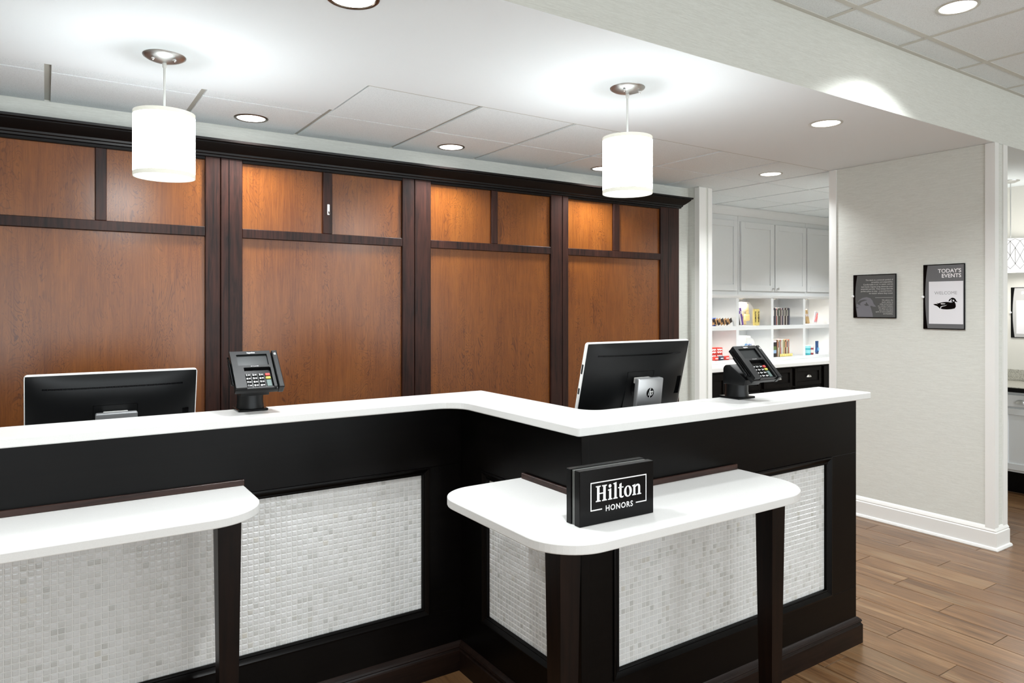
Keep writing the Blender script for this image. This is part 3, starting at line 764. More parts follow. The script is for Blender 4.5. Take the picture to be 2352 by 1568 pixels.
# ================================================================== CARD TERMINALS
def terminal(bx, by, label, rz=0):
    t = thing('card_terminal', label, 'card reader', (bx, by, 1.12))
    B = Matrix.Translation((bx, by, 1.12)) @ Matrix.Rotation(R(rz), 4, 'Z')
    MB().rbox(-.053, .053, -.053, .053, .0, .009, .003, 2, B).build('base_plate', M['black_gloss'], t)
    MB().lathe([(.049, .009), (.046, .03), (.0465, .06), (.001, .06)], 36, B).build('column', M['black_plastic'], t, 40)
    # yoke: side profile with a rounded top at the back, tongue forward
    prof = rounded([(-.075, .060, .004), (.030, .060, .004), (.030, .140, .02), (-.005, .140, .004), (-.085, .085, .004)], 6)
    MB().prism([(p[0], p[1]) for p in prof], -.05, .05, B @ frame_matrix((0, 0, 0), (0, 1, 0), (0, 0, 1)), .002).build('yoke', M['black_plastic'], t, 30)
    # head frame: X across, Y up the face, Z out of the face
    up = Vector((0, .675, .737)).normalized()
    Hm = B @ frame_matrix((0, -.156, .100), (1, 0, 0), up)
    hd = MB()
    wl, wr, Lh = -.0825, .058, .163
    hd.rbox(wl, .0825, -.004, Lh, -.032, -.013, .003, 2, Hm)
    for (a, b, c, d) in ((wl, wr, .148, Lh), (wl, -.062, .0, .148), (.045, wr, .085, .148), (-.062, .045, .088, .098), (-.062, -.045, 0, .088), (.048, wr, 0, .088)):
        hd.box(a, b, c, d, -.0135, 0, Hm)
    hd.box(-.045, .048, -.002, .004, -.0135, -.005, Hm)
    hd.build('head', M['dark_grey_plastic'], t)
    MB().rbox(.0635, .0835, -.006, Lh, -.032, .002, .003, 2, Hm).build('swipe_rail', M['dark_grey_plastic'], t)
    MB().box(-.0625, .0455, .0975, .1485, -.0135, -.0075, Hm).build('screen', M['screen_off'], t)
    MB().box(-.0455, .0485, .003, .0885, -.0135, -.0115, Hm).build('keypad_well', M['black_gloss'], t)
    mk = MB()
    digits = ['1', '2', '3', '4', '5', '6', '7', '8', '9', '*', '0', '#']
    for r_ in range(4):
        for c in range(3):
            x = -.033+c*.0225; y = .0595-r_*.0155
            MB().rbox(x-.0092, x+.0092, y-.0058, y+.0058, -.0118, -.0075, .0012, 1, Hm).build('key', M['dark_grey_plastic'], t)
            text_mb(mk, digits[r_*3+c], .0105, Hm @ Matrix.Translation((x-.005, y-.0036, -.0072)), 'CENTER', bold=.0003)
            rect(mk, x+.0, x+.0065, y-.0015, y+.0015, Hm @ Matrix.Translation((0, 0, -.0072)))
    for (y0, y1, m) in ((.0545, .0655, flat('red_key', 196, 62, 58)), (.0405, .0505, flat('yellow_key', 205, 200, 84)), (.007, .0365, flat('green_key', 92, 112, 108))):
        MB().rbox(.0265, .0435, y0, y1, -.0118, -.0073, .0012, 1, Hm).build('key', m, t)
    mk.build('key_markings', M['white_print'], t)
    lg = MB(); text_mb(lg, 'ingenico', .0085, Hm @ Matrix.Translation((-.010, .1525, .0004)), 'CENTER', 1.0, bold=.0003)
    text_mb(lg, 'iSC Touch 250', .0045, Hm @ Matrix.Translation((-.006, .0915, .0004)), 'CENTER')
    text_mb(lg, '(||', .010, Hm @ Matrix.Translation((.0735, .143, .0026)), 'CENTER', bold=.0002)
    lg.build('lettering', M['white_print'], t)
    # stylus and its holder on the left side
    MB().rbox(-.091, -.082, .03, .125, -.030, -.018, .002, 1, Hm).build('stylus_holder', M['black_plastic'], t)
    MB().tube([Hm @ Vector((-.0885, .02, -.012)), Hm @ Vector((-.0885, .13, -.012)), Hm @ Vector((-.0885, .145, -.014))], .0038, 8).build('stylus', M['black_gloss'], t, 50)
    return t
terminal(.635, 2.712, 'black card payment terminal on the left part of the white countertop')
terminal(2.425, 1.935, 'black card payment terminal on the right end of the white countertop, seen from its side')

# ================================================================== WALL SIGNS (right wall, x = 4.88)
FACE_X = 4.868
def wall_sign(name, label, cat, y1, y0, z0, z1, x=4.88, face=(86, 88, 88)):
    """y1 = far (left in view) edge, y0 = near edge; returns thing and face matrix (u right in view, v up)"""
    t = thing(name, label, cat, (x, (y0+y1)/2, z0)); wd, hg = y1-y0, z1-z0
    Mx = frame_matrix((x-.004, y1, z0), (0, -1, 0), (0, 0, 1))
    MB().rbox(0, wd, 0, hg, -.003, .006, .0015, 1, Mx).build('backing', M['black_gloss'], t)
    n = 14; pts = [(wd-.006, .006), (wd-.006, hg-.006)]
    for k in range(n+1):
        v = hg-.006-(hg-.012)*k/n; s_ = (v-hg/2)/(hg/2); pts.append((wd*.055+.016*s_*s_, v))
    MB().prism(pts, .006, .0078, Mx).build('face_plate', flat('sign_grey_%d_%d' % (face[0], face[2]), *face, rough=.35), t)
    MB().lathe([(.001, .014), (.008, .012), (.009, .004), (.009, -.002)], 16, Mx @ Matrix.Translation((-.001, hg*.5, 0))).build('standoff', M['white_print'], t, 50)
    return t, Mx @ Matrix.Translation((0, 0, .0081)), wd, hg
t, Mx, wd, hg = wall_sign('wall_plaque', 'square dark grey plaque with small print and a duck head, on the right wall', 'plaque', 2.859, 2.551, 1.425, 1.733)
g = MB(); hp = [(365,725),(375,700),(400,665),(440,642),(490,632),(535,645),(560,675),(575,715),(605,748),(575,748),(545,738),(532,742),(545,775),(560,830),(566,872),(380,872),(370,800),(360,770),(395,762),(362,748)]
cv = lambda p: ((p[0]-322)/512*wd, hg-(p[1]-360)/524*hg)
g.poly([cv(p) for p in hp], Mx); g.build('duck_head', flat('plaque_light_grey', 116, 116, 122), t)
g = MB(); g.poly([cv(p) for p in [(372,705),(410,672),(460,660),(500,668),(470,676),(430,690),(405,715),(425,735),(385,720)]], Mx @ Matrix.Translation((0, 0, .0003)))
g.poly([cv(p) for p in [(485,690),(500,712),(520,735),(480,738),(455,720),(478,716)]], Mx @ Matrix.Translation((0, 0, .0003))); g.build('duck_marking', flat('plaque_mid_grey', 80, 82, 82), t)
g = MB()
text_mb(g, 'The duck is a universal symbol of\nversatility and adaptability.\nComfortable in air, in water, and on\nland ducks migrate long distances over\nextended periods. They always find the\nperfect place to stay - a second home -\nno matter where they travel.', .0145, Mx @ Matrix.Translation((wd*.935, hg*.855, 0)), 'RIGHT', line=1.08)
rect(g, wd*.53, wd*.935, hg*.463, hg*.468, Mx)
text_mb(g, "We admire the\nduck's ability to\nadapt and prosper\nin a variety of places.\nOur goal is to serve\nyou with that same\nspirit of resourcefulness\nand flexibility.", .0125, Mx @ Matrix.Translation((wd*.935, hg*.395, 0)), 'RIGHT', line=1.08)
g.build('lettering', flat('plaque_print', 200, 200, 196), t)

t, Mx, wd, hg = wall_sign('event_sign', 'tall dark grey sign holding a white welcome sheet with a duck, on the right wall', 'sign', 2.373, 2.118, 1.357, 1.782, face=(104, 105, 107))
g = MB(); text_mb(g, "TODAY'S\nEVENTS", .0345, Mx @ Matrix.Translation((wd*.92, hg*.868, 0)), 'RIGHT', line=.92, bold=.0006); g.build('lettering', M['white_print'], t)
MB().box(wd*.148, wd*.965, hg*.083, hg*.735, -.0003, .0006, Mx).build('paper_sheet', flat('white_paper', 226, 226, 230), t)
Mq = Mx @ Matrix.Translation((0, 0, .0009))
g = MB(); text_mb(g, 'WELCOME', .0285, Mq @ Matrix.Translation((wd*.555, hg*.535, 0)), 'CENTER', 1.0); g.build('sheet_lettering', flat('grey_print', 150, 150, 152), t)
dv = lambda p: ((p[0]-1155)/500*wd, hg-(p[1]-240)/775*hg)
duck = MB()
duck.poly([dv(p) for p in [(1281,717),(1312,712),(1340,716),(1320,699),(1346,706),(1372,697),(1402,692),(1440,689),(1466,691),(1490,697),(1520,694),(1538,688),(1550,712),(1553,745),(1541,766),(1500,775),(1450,779),(1400,776),(1366,770),(1350,755),(1326,737),(1300,729)]], Mq)
duck.poly([dv(p) for p in [(1464,684),(1476,660),(1492,645),(1516,639),(1540,648),(1552,662),(1558,677),(1574,691),(1558,692),(1545,685),(1538,690),(1520,694),(1490,690),(1478,680)]], Mq)
duck.build('duck_emblem', M['black_gloss'], t)
Mr = Mq @ Matrix.Translation((0, 0, .0004)); g = MB()
for pts in ([(1480,686),(1494,664),(1510,660),(1500,672),(1503,684),(1512,690)], [(1513,668),(1530,664),(1536,682),(1524,686)], [(1368,768),(1371,748),(1388,738),(1430,731),(1452,724),(1430,736),(1394,744),(1378,754),(1376,770)],
            [(1372,708),(1388,704),(1396,718),(1386,720)], [(1392,706),(1406,704),(1412,716),(1402,718)], [(1412,708),(1428,708),(1424,716),(1416,717)], [(1484,652),(1500,648),(1490,656)]):
    g.poly([dv(p) for p in pts], Mr)
g.build('duck_white_marks', flat('white_paper', 226, 226, 230), t)

# ================================================================== ALCOVE: CABINETS AND SHELVES
YF = 4.72                                   # face of the uppers and cubbies
def shaker(mb, x0, x1, z0, z1, y, th=.02, fr=.062):
    mb.rbox(x0, x0+fr, y-th, y, z0, z1, .0015, 1); mb.rbox(x1-fr, x1, y-th, y, z0, z1, .0015, 1)
    mb.rbox(x0+fr, x1-fr, y-th, y, z1-fr, z1, .0015, 1); mb.rbox(x0+fr, x1-fr, y-th, y, z0, z0+fr, .0015, 1)
    mb.box(x0+fr-.002, x1-fr+.002, y-th*.45, y, z0+fr-.002, z1-fr+.002); return mb
def wall_cab(x0, x1, doors, label, knobs=True):
    t = thing('wall_cabinet', label, 'cabinet', ((x0+x1)/2, 4.9, 1.63))
    MB().box(x0, x1, YF, 5.06, 1.632, 2.44).build('body', M['cab_white'], t)
    for i, (a, b, side) in enumerate(doors):
        d = shaker(MB(), a, b, 1.672, 2.385, YF).build('door', M['cab_white'], t)
        kx = b-.03 if side == 'r' else a+.03
        MB().lathe([(.004, 0), (.004, .012), (.010, .016), (.011, .022), (.007, .026), (.001, .027)], 14, frame_matrix((kx, YF-.02, 1.70), (1, 0, 0), (0, 0, 1))).build('knob', M['nickel'], d, 50)
    return t
wall_cab(4.77, 5.932, [(4.79, 5.335, 'r'), (5.355, 5.907, 'l')], 'white wall cabinet at the alcove left end, partly behind the wall end')
wall_cab(5.936, 7.086, [(5.963, 6.507, 'r'), (6.525, 7.074, 'l')], 'white two-door wall cabinet with two small knobs, in the middle of the alcove')
wall_cab(7.09, 8.19, [(7.098, 7.635, 'r'), (7.655, 8.18, 'l')], 'white wall cabinet at the alcove right end, cut off by the right wall')
trim(MB().sweep([(4.77, YF), (8.19, YF)], [(0, 2.44), (.012, 2.44), (.016, 2.455), (.034, 2.485), (.046, 2.5), (.05, 2.522), (0, 2.522)], lambda u, v, z: (u, v, z)), M['cab_white'], 30)
trim(MB().sweep([(4.77, YF), (8.19, YF)], [(0, 1.60), (.012, 1.602), (.016, 1.612), (.024, 1.62), (.024, 1.632), (0, 1.634)], lambda u, v, z: (u, v, z)), M['cab_white'], 30)
cu = thing('cubby_shelf', 'white open cubby shelving above the alcove counter', 'shelving', (6.45, 4.9, .93))
MB().box(4.77, 8.19, 5.03, 5.055, .93, 1.60).build('back_panel', M['cab_white'], cu)
MB().box(4.77, 8.19, YF, 5.03, 1.596, 1.631).build('top_panel', M['cab_white'], cu)
MB().rbox(4.77, 8.19, YF, 5.03, 1.266, 1.307, .001, 1).build('shelf', M['cab_white'], cu)
MB().rbox(4.77, 8.19, YF, 5.03, .928, .962, .001, 1).build('shelf', M['cab_white'], cu)
for k in range(6):
    x = 4.77+.569*k
    MB().rbox(x, x+.042, YF-.001, 5.03, .96, 1.598, .001, 1).build('divider', M['cab_white'], cu)
CL = [4.77+.569*k+.042 for k in range(6)]    # left inside edge of each cubby
for k in (1, 2, 3, 4):
    p = thing('puck_light', ['', 'small puck light in the ceiling of the leftmost visible cubby', 'small puck light above the yellow candy jar', 'small puck light above the upper row of disc cases', 'small puck light above the leaning tan boxes'][k], 'light', (CL[k]+.14, 4.82, 1.596), 'cubby puck lights')
    MB().lathe([(.034, 0), (.034, -.008), (.026, -.010)], 24, Matrix.Translation((CL[k]+.14, 4.82, 1.596))).build('housing', M['trim_ring'], p, 40)
    MB().lathe([(.0005, -.0095), (.027, -.0095)], 24, Matrix.Translation((CL[k]+.14, 4.82, 1.596))).build('lens', M['lens'], p)
    lamp('puck_beam', 'AREA', (0, 0, -.012), PUCK_W, (1, .93, .82), .05, 160, parent=p)
for k in (1, 2, 3, 4):  # unseen pucks under the middle shelf, assumed and added to light the lower cubbies
    T = Matrix.Translation((CL[k]+.2, 4.85, 1.266))
    pk = MB().lathe([(.034, 0), (.034, -.008), (.026, -.010)], 24, T).build('assumed_lower_puck', M['trim_ring'], cu, 40)
    MB().lathe([(.0005, -.0095), (.027, -.0095)], 24, T).build('assumed_lower_puck_lens', M['lens'], pk)
    lamp('puck_beam', 'AREA', Vector((CL[k]+.2, 4.85, 1.254))-worldloc(pk), PUCK_W*.8, (1, .93, .82), .05, 160, parent=pk)
ac = MB().rbox(4.77, 8.19, 4.405, 5.055, .89, .928, .003, 2).build('alcove_counter', M['quartz'])
tag(ac, 'white stone counter in the alcove under the cubby shelves', 'countertop')
def base_cab(x0, x1, label, door):
    t = thing('base_cabinet', label, 'cabinet', ((x0+x1)/2, 4.7, 0))
    MB().box(x0, x1, 4.445, 5.05, .1, .889).build('body', M['cab_black'], t); MB().box(x0, x1, 4.5, 5.05, 0, .1).build('toe_kick', M['cab_black'], t)
    if door:
        shaker(MB(), x0+.02, x1-.02, .12, .87, 4.445).build('door', M['cab_black'], t)
    else:
        for (a, b) in ((.685, .87), (.40, .665), (.12, .38)):
            d = shaker(MB(), x0+.02, x1-.02, a, b, 4.445, fr=.04).build('drawer', M['cab_black'], t)
            cx, cz = (x0+x1)/2, (a+b)/2+.002
            vs = []; fs = []; n, m = 12, 6
            for j in range(m+1):
                for i in range(n+1):
                    th = PI*i/n; ph = PI/2*j/m
                    vs.append((cx+.040*math.cos(th)*math.cos(ph)**.6, 4.4255-.024*math.sin(ph) if j else 4.4255, cz-.012+.030*math.sin(th)*math.cos(ph)))
            for j in range(m):
                for i in range(n): q = j*(n+1)+i; fs.append((q, q+1, q+n+2, q+n+1))
            MB().add(vs, fs).build('cup_pull', M['chrome'], d, 60)
    return t
base_cab(4.78, 5.43, 'black base cabinet with a framed door at the alcove left end', True)
base_cab(5.44, 5.93, 'black base cabinet with drawers, left of the first silver cup pull in view', False)
base_cab(5.94, 6.44, 'black drawer cabinet with a silver cup pull right beside the card terminal', False)
base_cab(6.45, 6.95, 'black drawer cabinet with a silver cup pull farther from the card terminal', False)
base_cab(6.96, 8.18, 'black base cabinet at the alcove right end, hidden by the right wall', True)

# ---- goods in the cubbies
ORD = ['first','second','third','fourth','fifth','sixth','seventh','eighth','ninth','tenth','eleventh','twelfth','thirteenth','fourteenth','fifteenth','sixteenth','seventeenth','eighteenth','nineteenth','twentieth']
def put(name, label, cat, mb, m, group=None, smooth=None): return tag(mb.build(name, m, None, smooth), label, cat, group)
def RZ(x, y, z, tilt_y=0, rot=0): return Matrix.Translation((x, y, z)) @ Matrix.Rotation(R(rot), 4, 'Z') @ Matrix.Rotation(R(tilt_y), 4, 'Y')
zu, zl = 1.3075, .9625
def bag(mb, w_, h_, d_, Mx):
    """a sealed pouch: puffed middle, flat crimped ends"""
    nx, nz = 8, 8; vs = []; fs = []
    for s_ in (1, -1):
        for j in range(nz+1):
            for i in range(nx+1):
                a = -1+2*i/nx; b = -1+2*j/nz
                vs.append((a*w_/2, -s_*d_/2*max(0, (1-a**4)*(1-b**6))**.5, h_/2+b*h_/2))
    k = (nx+1)*(nz+1)
    for s_ in (0, 1):
        for j in range(nz):
            for i in range(nx):
                p = s_*k+j*(nx+1)+i; fs.append((p, p+1, p+nx+2, p+nx+1))
    return mb.add(vs, fs, Mx)
# cubby A upper (leftmost): blue pack and fanned snack bars
XA = 5.49
bl = thing('snack_pack', 'blue and white snack pack standing behind the fanned snack bars', 'snack pack', (5.675, 4.83, zu))
bag(MB(), .11, .085, .04, RZ(5.675, 4.83, zu)).build('pouch', flat('snack_blue', 52, 96, 190), bl, 50)
g = MB(); g.poly([(.02*math.cos(2*PI*k/20), .02*math.sin(2*PI*k/20)) for k in range(20)], frame_matrix((5.675, 4.8085, zu+.045), (1, 0, 0), (0, 0, 1))); g.build('round_print', M['white_print'], bl)
for k in range(7):
    x = 5.535+.043*k; o = thing('snack_bar', ORD[k]+' gold and black snack bar from the left in the fanned row, leftmost cubby', 'snack bar', (x, 4.765, zu), 'fanned snack bars')
    Mx = RZ(x+.03, 4.765, zu+.034, 66) ; bag(MB(), .045, .10, .014, Mx @ Matrix.Translation((0, 0, -.02))).build('wrapper', flat('wrapper_tan', 176, 134, 88) if k % 3 else flat('wrapper_dark', 46, 32, 26), o, 50)
    MB().box(-.022, .022, -.008, -.0065, .03, .05, Mx @ Matrix.Translation((0, 0, -.02))).build('print_band', flat('wrapper_dark', 46, 32, 26) if k % 3 else flat('wrapper_tan', 176, 134, 88), o)
# cubby B upper: slim purple packs, clear jar with yellow packets
for k in range(3):
    x = 6.0+.029*k
    o = thing('slim_pack', ['slim black snack pack leaning at the left of the yellow jar', 'slim white snack pack leaning between a black and a purple one', 'slim purple snack pack leaning against the yellow jar'][k], 'snack pack', (x, 4.81, zu), 'leaning slim packs')
    Mx = RZ(x, 4.81, zu+.007, -14); c = [flat('pack_black', 34, 30, 34), flat('pack_white', 214, 208, 214), flat('pack_purple', 108, 76, 150)][k]
    MB().rbox(0, .024, -.05, .05, 0, .185, .003, 1, Mx).build('carton', c, o)
    MB().box(-.0004, .0244, -.0504, .0504, .12, .15, Mx).build('print_band', [flat('pack_white', 214, 208, 214), flat('pack_purple', 108, 76, 150), flat('pack_white', 214, 208, 214)][k], o)
jar_glass = mat('clear_jar', (1, 1, 1, 1), .03, alpha=.16, coat=.6)
def jar(x, y, z, r_, h_, label, lidcol=None):
    t = thing('candy_jar', label, 'jar', (x, y, z))
    MB().lathe([(.001, .004), (r_*.8, .001), (r_*.97, .012), (r_, h_*.25), (r_, h_*.72), (r_*.86, h_*.86), (r_*.66, h_*.92), (r_*.66, h_), (r_*.63, h_), (r_*.63, h_*.92)], 32, Matrix.Translation((x, y, z))).build('glass', jar_glass, t, 60)
    return t
j = jar(6.20, 4.86, zu, .105, .25, 'clear jar of yellow candy packets in the upper cubby')
yl = flat('packet_yellow', 222, 200, 118)
for k in range(9):
    a = 2.4*k; rr = .055 if k else 0; zz = zu+.006+.021*k
    px, py = 6.20+rr*math.cos(a)*.7, 4.86+rr*math.sin(a)*.7
    o = thing('candy_packet', 'yellow candy packet packed inside the clear jar of the upper cubby', 'candy packet', (px, py, zz), 'yellow packets in the jar')
    bag(MB(), .085, .075, .03, RZ(px, py, zz, 0, 30*math.sin(k*1.7))).build('pouch', yl, o, 50)
for k, (px, rr) in enumerate(((6.245, 14), (6.31, 10))):
    o = thing('candy_packet', ['yellow candy packet with dark letters standing in front of the clear jar', 'yellow candy packet with dark letters standing right of the clear jar'][k], 'candy packet', (px, 4.742+.01*k, zu), 'standing yellow packets')
    Mx = RZ(px, 4.752+.012*k, zu+.001, 0, rr); bag(MB(), .075, .175, .018, Mx).build('pouch', yl, o, 50)
    g = MB(); text_mb(g, "m&m's", .042, Mx @ frame_matrix((.012, -.0115, .035), (0, 0, 1), (-1, 0, 0)), 'LEFT', bold=.0012); g.build('lettering', flat('wrapper_dark', 46, 32, 26), o)
# disc cases: each a case with spine print
cols = [(48,44,44),(196,188,180),(52,50,56),(60,56,60),(84,86,104),(150,92,80),(178,170,166),(66,70,66),(92,98,82),(58,54,56),(170,150,146),(112,104,110),(46,44,58),(202,196,190),(72,58,52)]
def cases(x, z, n, hgt, dx, lab, grp, pal):
    for k in range(n):
        o = thing('disc_case', lab % ORD[k], 'disc case', (x+dx*k, 4.80, z), grp)
        hh = hgt*(1-.02*((k*7) % 3)); c = pal[k % len(pal)]
        MB().rbox(x+dx*k, x+dx*(k+.92), 4.752, 4.89, z, z+hh, .0015, 1).build('case', flat('case_%d_%d_%d' % c, *c), o)
        c2 = pal[(k*5+3) % len(pal)]
        MB().box(x+dx*(k+.16), x+dx*(k+.76), 4.7512, 4.7525, z+hh*.55, z+hh*.9, None).build('spine_print', flat('case_%d_%d_%d' % c2, *c2), o)
cases(6.528, zu, 20, .188, .0162, '%s upright disc case from the left in the upper cubby row', 'disc cases in the upper row', cols)
cases(6.63, zl+.0, 13, .186, .0165, '%s upright disc case from the left in the paler lower cubby row', 'disc cases in the lower row', [(150,120,96),(206,196,178),(120,128,100),(188,110,90),(170,166,176),(214,206,188),(146,150,120),(206,170,120),(96,66,58)])
bx = thing('boxed_game', 'black, green and blue boxed case at the left of the lower disc row', 'box', (6.57, 4.80, zl))
MB().rbox(6.524, 6.612, 4.752, 4.90, zl, zl+.18, .002, 1).build('box', flat('pack_black', 34, 30, 34), bx)
for (a, b, c) in ((.075, .115, flat('grass_green', 92, 110, 66)), (.04, .075, flat('sky_blue', 146, 172, 200)), (.16, .18, flat('pack_white', 214, 208, 214))):
    MB().box(6.5242, 6.6118, 4.7514, 4.753, zl+a, zl+b).build('print_band', c, bx)
for k in range(6):
    x = 6.67+.038*k; o = thing('flat_packet', 'small yellow packet lying in front of the lower disc row', 'packet', (x, 4.735, zl), 'yellow packets before the discs')
    bag(MB(), .034, .03, .012, RZ(x, 4.737, zl+.001)).build('pouch', flat('packet_pale_yellow', 226, 210, 130), o, 50)
# cubby D upper: tan boxes leaning, red and white toothbrush pack, black edge
for k in range(2):
    x = 7.185+.028*k; o = thing('tan_box', ['slim tan box leaning in the upper right cubby, left of the pair', 'slim tan box leaning in the upper right cubby, right of the pair'][k], 'box', (x, 4.80, zu), 'leaning tan boxes')
    Mx = RZ(x, 4.80, zu+.001, -17); MB().rbox(0, .026, -.04, .04, .006, .17, .002, 1, Mx).build('carton', flat('carton_tan', 188, 158, 112), o)
    MB().box(.004, .022, -.0404, -.0398, .09, .12, Mx).build('print_band', flat('pack_white', 214, 208, 214), o)
o = thing('red_pack', 'small red and white blister pack leaning at the right of the upper right cubby', 'pack', (7.44, 4.82, zu))
Mx = RZ(7.42, 4.82, zu+.009, 14); MB().rbox(-.03, .03, -.004, .004, .004, .135, .002, 1, Mx).build('card', flat('pack_white', 214, 208, 214), o)
MB().tube([Mx @ Vector((-.012, -.008, .02)), Mx @ Vector((.004, -.008, .075)), Mx @ Vector((.012, -.008, .12))], .006, 8).build('red_stick', flat('stick_red', 206, 84, 84), o, 50)
MB().tube([Mx @ Vector((.02, -.008, .02)), Mx @ Vector((.018, -.008, .09))], .005, 8).build('pink_stick', flat('stick_pink', 226, 150, 150), o, 50)
put('dark_tube', 'narrow dark tube at the left edge of the upper right cubby', 'tube', MB().lathe([(.001, 0), (.014, .001), (.015, .06), (.010, .085), (.006, .1), (.001, .1)], 16, Matrix.Translation((7.113, 4.79, zu))), flat('tube_dark', 44, 50, 62), None, 50)
# cubby A lower: red cartons stacked, small bars
rc = flat('carton_red', 204, 58, 46)
for k in range(2):
    for q in range(2):
        o = thing('red_carton', ['red carton at the bottom of the stack in the lower left cubby, left one', 'red carton at the bottom of the stack in the lower left cubby, right one', 'red carton on top of the stack in the lower left cubby, left one', 'red carton on top of the stack in the lower left cubby, right one'][2*k+q], 'carton', (5.645+.092*q, 4.83, zl+.0635*k), 'stacked red cartons')
        Mx = Matrix.Translation((5.60+.092*q, 4.83, zl+.0635*k+.0005)); MB().rbox(0, .09, -.04, .04, 0, .0625, .002, 1, Mx).build('carton', rc, o)
        for z_ in (.014, .04):
            g = MB(); n = 9; top = [(.008+.074*i/n, z_+.010+.004*math.sin(i*2.1)) for i in range(n+1)]; bot = [(.008+.074*i/n, z_-.004+.004*math.sin(i*1.7+1)) for i in range(n+1)]
            g.poly(bot+top[::-1], Mx @ frame_matrix((0, -.0404, 0), (1, 0, 0), (0, 0, 1))); g.build('swirl_print', M['white_print'], o)
for k, (x, m, lb) in enumerate(((5.635, rc, 'small red candy bar lying before the red cartons, left of the dark one'), (5.715, flat('wrapper_navy', 48, 52, 72), 'small dark blue candy bar lying before the red cartons'), (5.80, rc, 'small red candy bar lying before the red cartons, right of the dark one'))):
    o = thing('candy_bar', lb, 'candy bar', (x, 4.757, zl), 'small candy bars'); bag(MB(), .078, .042, .03, RZ(x, 4.757, zl+.0005)).build('wrapper', m, o, 50)
    MB().box(-.02, .02, -.0165, -.0145, .016, .026, RZ(x, 4.757, zl)).build('print_band', M['white_print'], o)
# cubby B lower: glass jar of blue and white sweets
jar(6.20, 4.86, zl, .115, .235, 'clear jar of blue and white wrapped sweets behind the right card terminal')
for k in range(34):
    a = 2.399*k; ly = k//7; rr = .078*math.sqrt(((k % 7)+.5)/7); px, py, pz = 6.20+rr*math.cos(a), 4.86+rr*math.sin(a), zl+.014+.032*ly
    c = [flat('sweet_blue', 70, 150, 205), flat('sweet_white', 228, 232, 236), flat('sweet_white', 228, 232, 236), flat('sweet_navy', 60, 84, 130)][k % 4]
    o = thing('wrapped_sweet', 'blue and white wrapped sweet in the clear jar behind the terminal', 'sweet', (px, py, pz), 'wrapped sweets in the jar')
    Mx = Matrix.Translation((px, py, pz)) @ Matrix.Rotation(a, 4, 'Z'); b_ = MB()
    b_.lathe([(.012, -.026), (.003, -.016), (.012, -.01), (.0145, 0), (.012, .01), (.003, .016), (.012, .026)], 10, Mx @ Matrix.Rotation(R(90), 4, 'Y')); b_.build('wrapper', c, o, 60)
# cubby D lower: teal jars, red jar, blue tube, small brush
def pot(x, y, r_, h_, body, lid, label):
    o = thing('toiletry_jar', label, 'jar', (x, y, zl), 'toiletry jars'); T = Matrix.Translation((x, y, zl))
    MB().lathe([(.001, .0005), (r_*.95, .001), (r_, .006), (r_, h_*.72), (r_*.96, h_*.75), (.001, h_*.75)], 24, T).build('pot', body, o, 40)
    MB().lathe([(r_*1.02, h_*.73), (r_*1.02, h_*.97), (r_*.97, h_), (.001, h_)], 24, T).build('lid', lid, o, 40)
    MB().lathe([(r_*1.004, h_*.2), (r_*1.004, h_*.55)], 24, T).build('label_band', lid, o, 40)
te = flat('teal', 62, 172, 184)
pot(7.135, 4.83, .038, .115, te, M['white_print'], 'teal toiletry jar with white lid, left one in the lower right cubby')
pot(7.195, 4.775, .042, .105, te, flat('pale_teal', 150, 212, 218), 'teal toiletry jar standing in front, with pale teal lid')
pot(7.285, 4.79, .036, .105, flat('pot_red', 150, 58, 66), flat('pot_clear', 222, 214, 210), 'dark red toiletry jar with a pale lid beside the teal jars')
o = thing('toothpaste_tube', 'dark blue tube standing on its cap in the lower right cubby', 'tube', (7.43, 4.80, zl))
T = Matrix.Translation((7.43, 4.80, zl))
MB().lathe([(.001, 0), (.017, .0005), (.017, .022), (.001, .022)], 18, T).build('cap', flat('cap_navy', 34, 52, 84), o, 40)
vs = []; fs = []
for jj in range(7):
    z_ = .022+.128*jj/6; rx = .02+.012*jj/6; ry = .02*(1-jj/6)+.0015
    for i in range(18): vs.append((rx*math.cos(2*PI*i/18), ry*math.sin(2*PI*i/18), z_))
for jj in range(6):
    for i in range(18): fs.append((jj*18+i, jj*18+(i+1) % 18, (jj+1)*18+(i+1) % 18, (jj+1)*18+i))
fs.append(tuple(range(6*18, 7*18)))
MB().add(vs, fs, T).build('tube_body', flat('tube_blue', 40, 74, 120), o, 50)
MB().box(-.013, .013, -.0215, -.017, .04, .075, T).build('label_print', flat('tube_light_blue', 120, 176, 214), o)
o = thing('small_brush', 'small tan brush standing behind the teal jars', 'brush', (7.15, 4.94, zl))
MB().tube([(7.15, 4.94, zl+.002), (7.14, 4.945, zl+.11)], .006, 8).build('handle', flat('carton_tan', 188, 158, 112), o, 50); MB().tube([(7.14, 4.945, zl+.11), (7.136, 4.947, zl+.15)], .012, 8).build('bristles', flat('bristle', 206, 196, 176), o, 50)

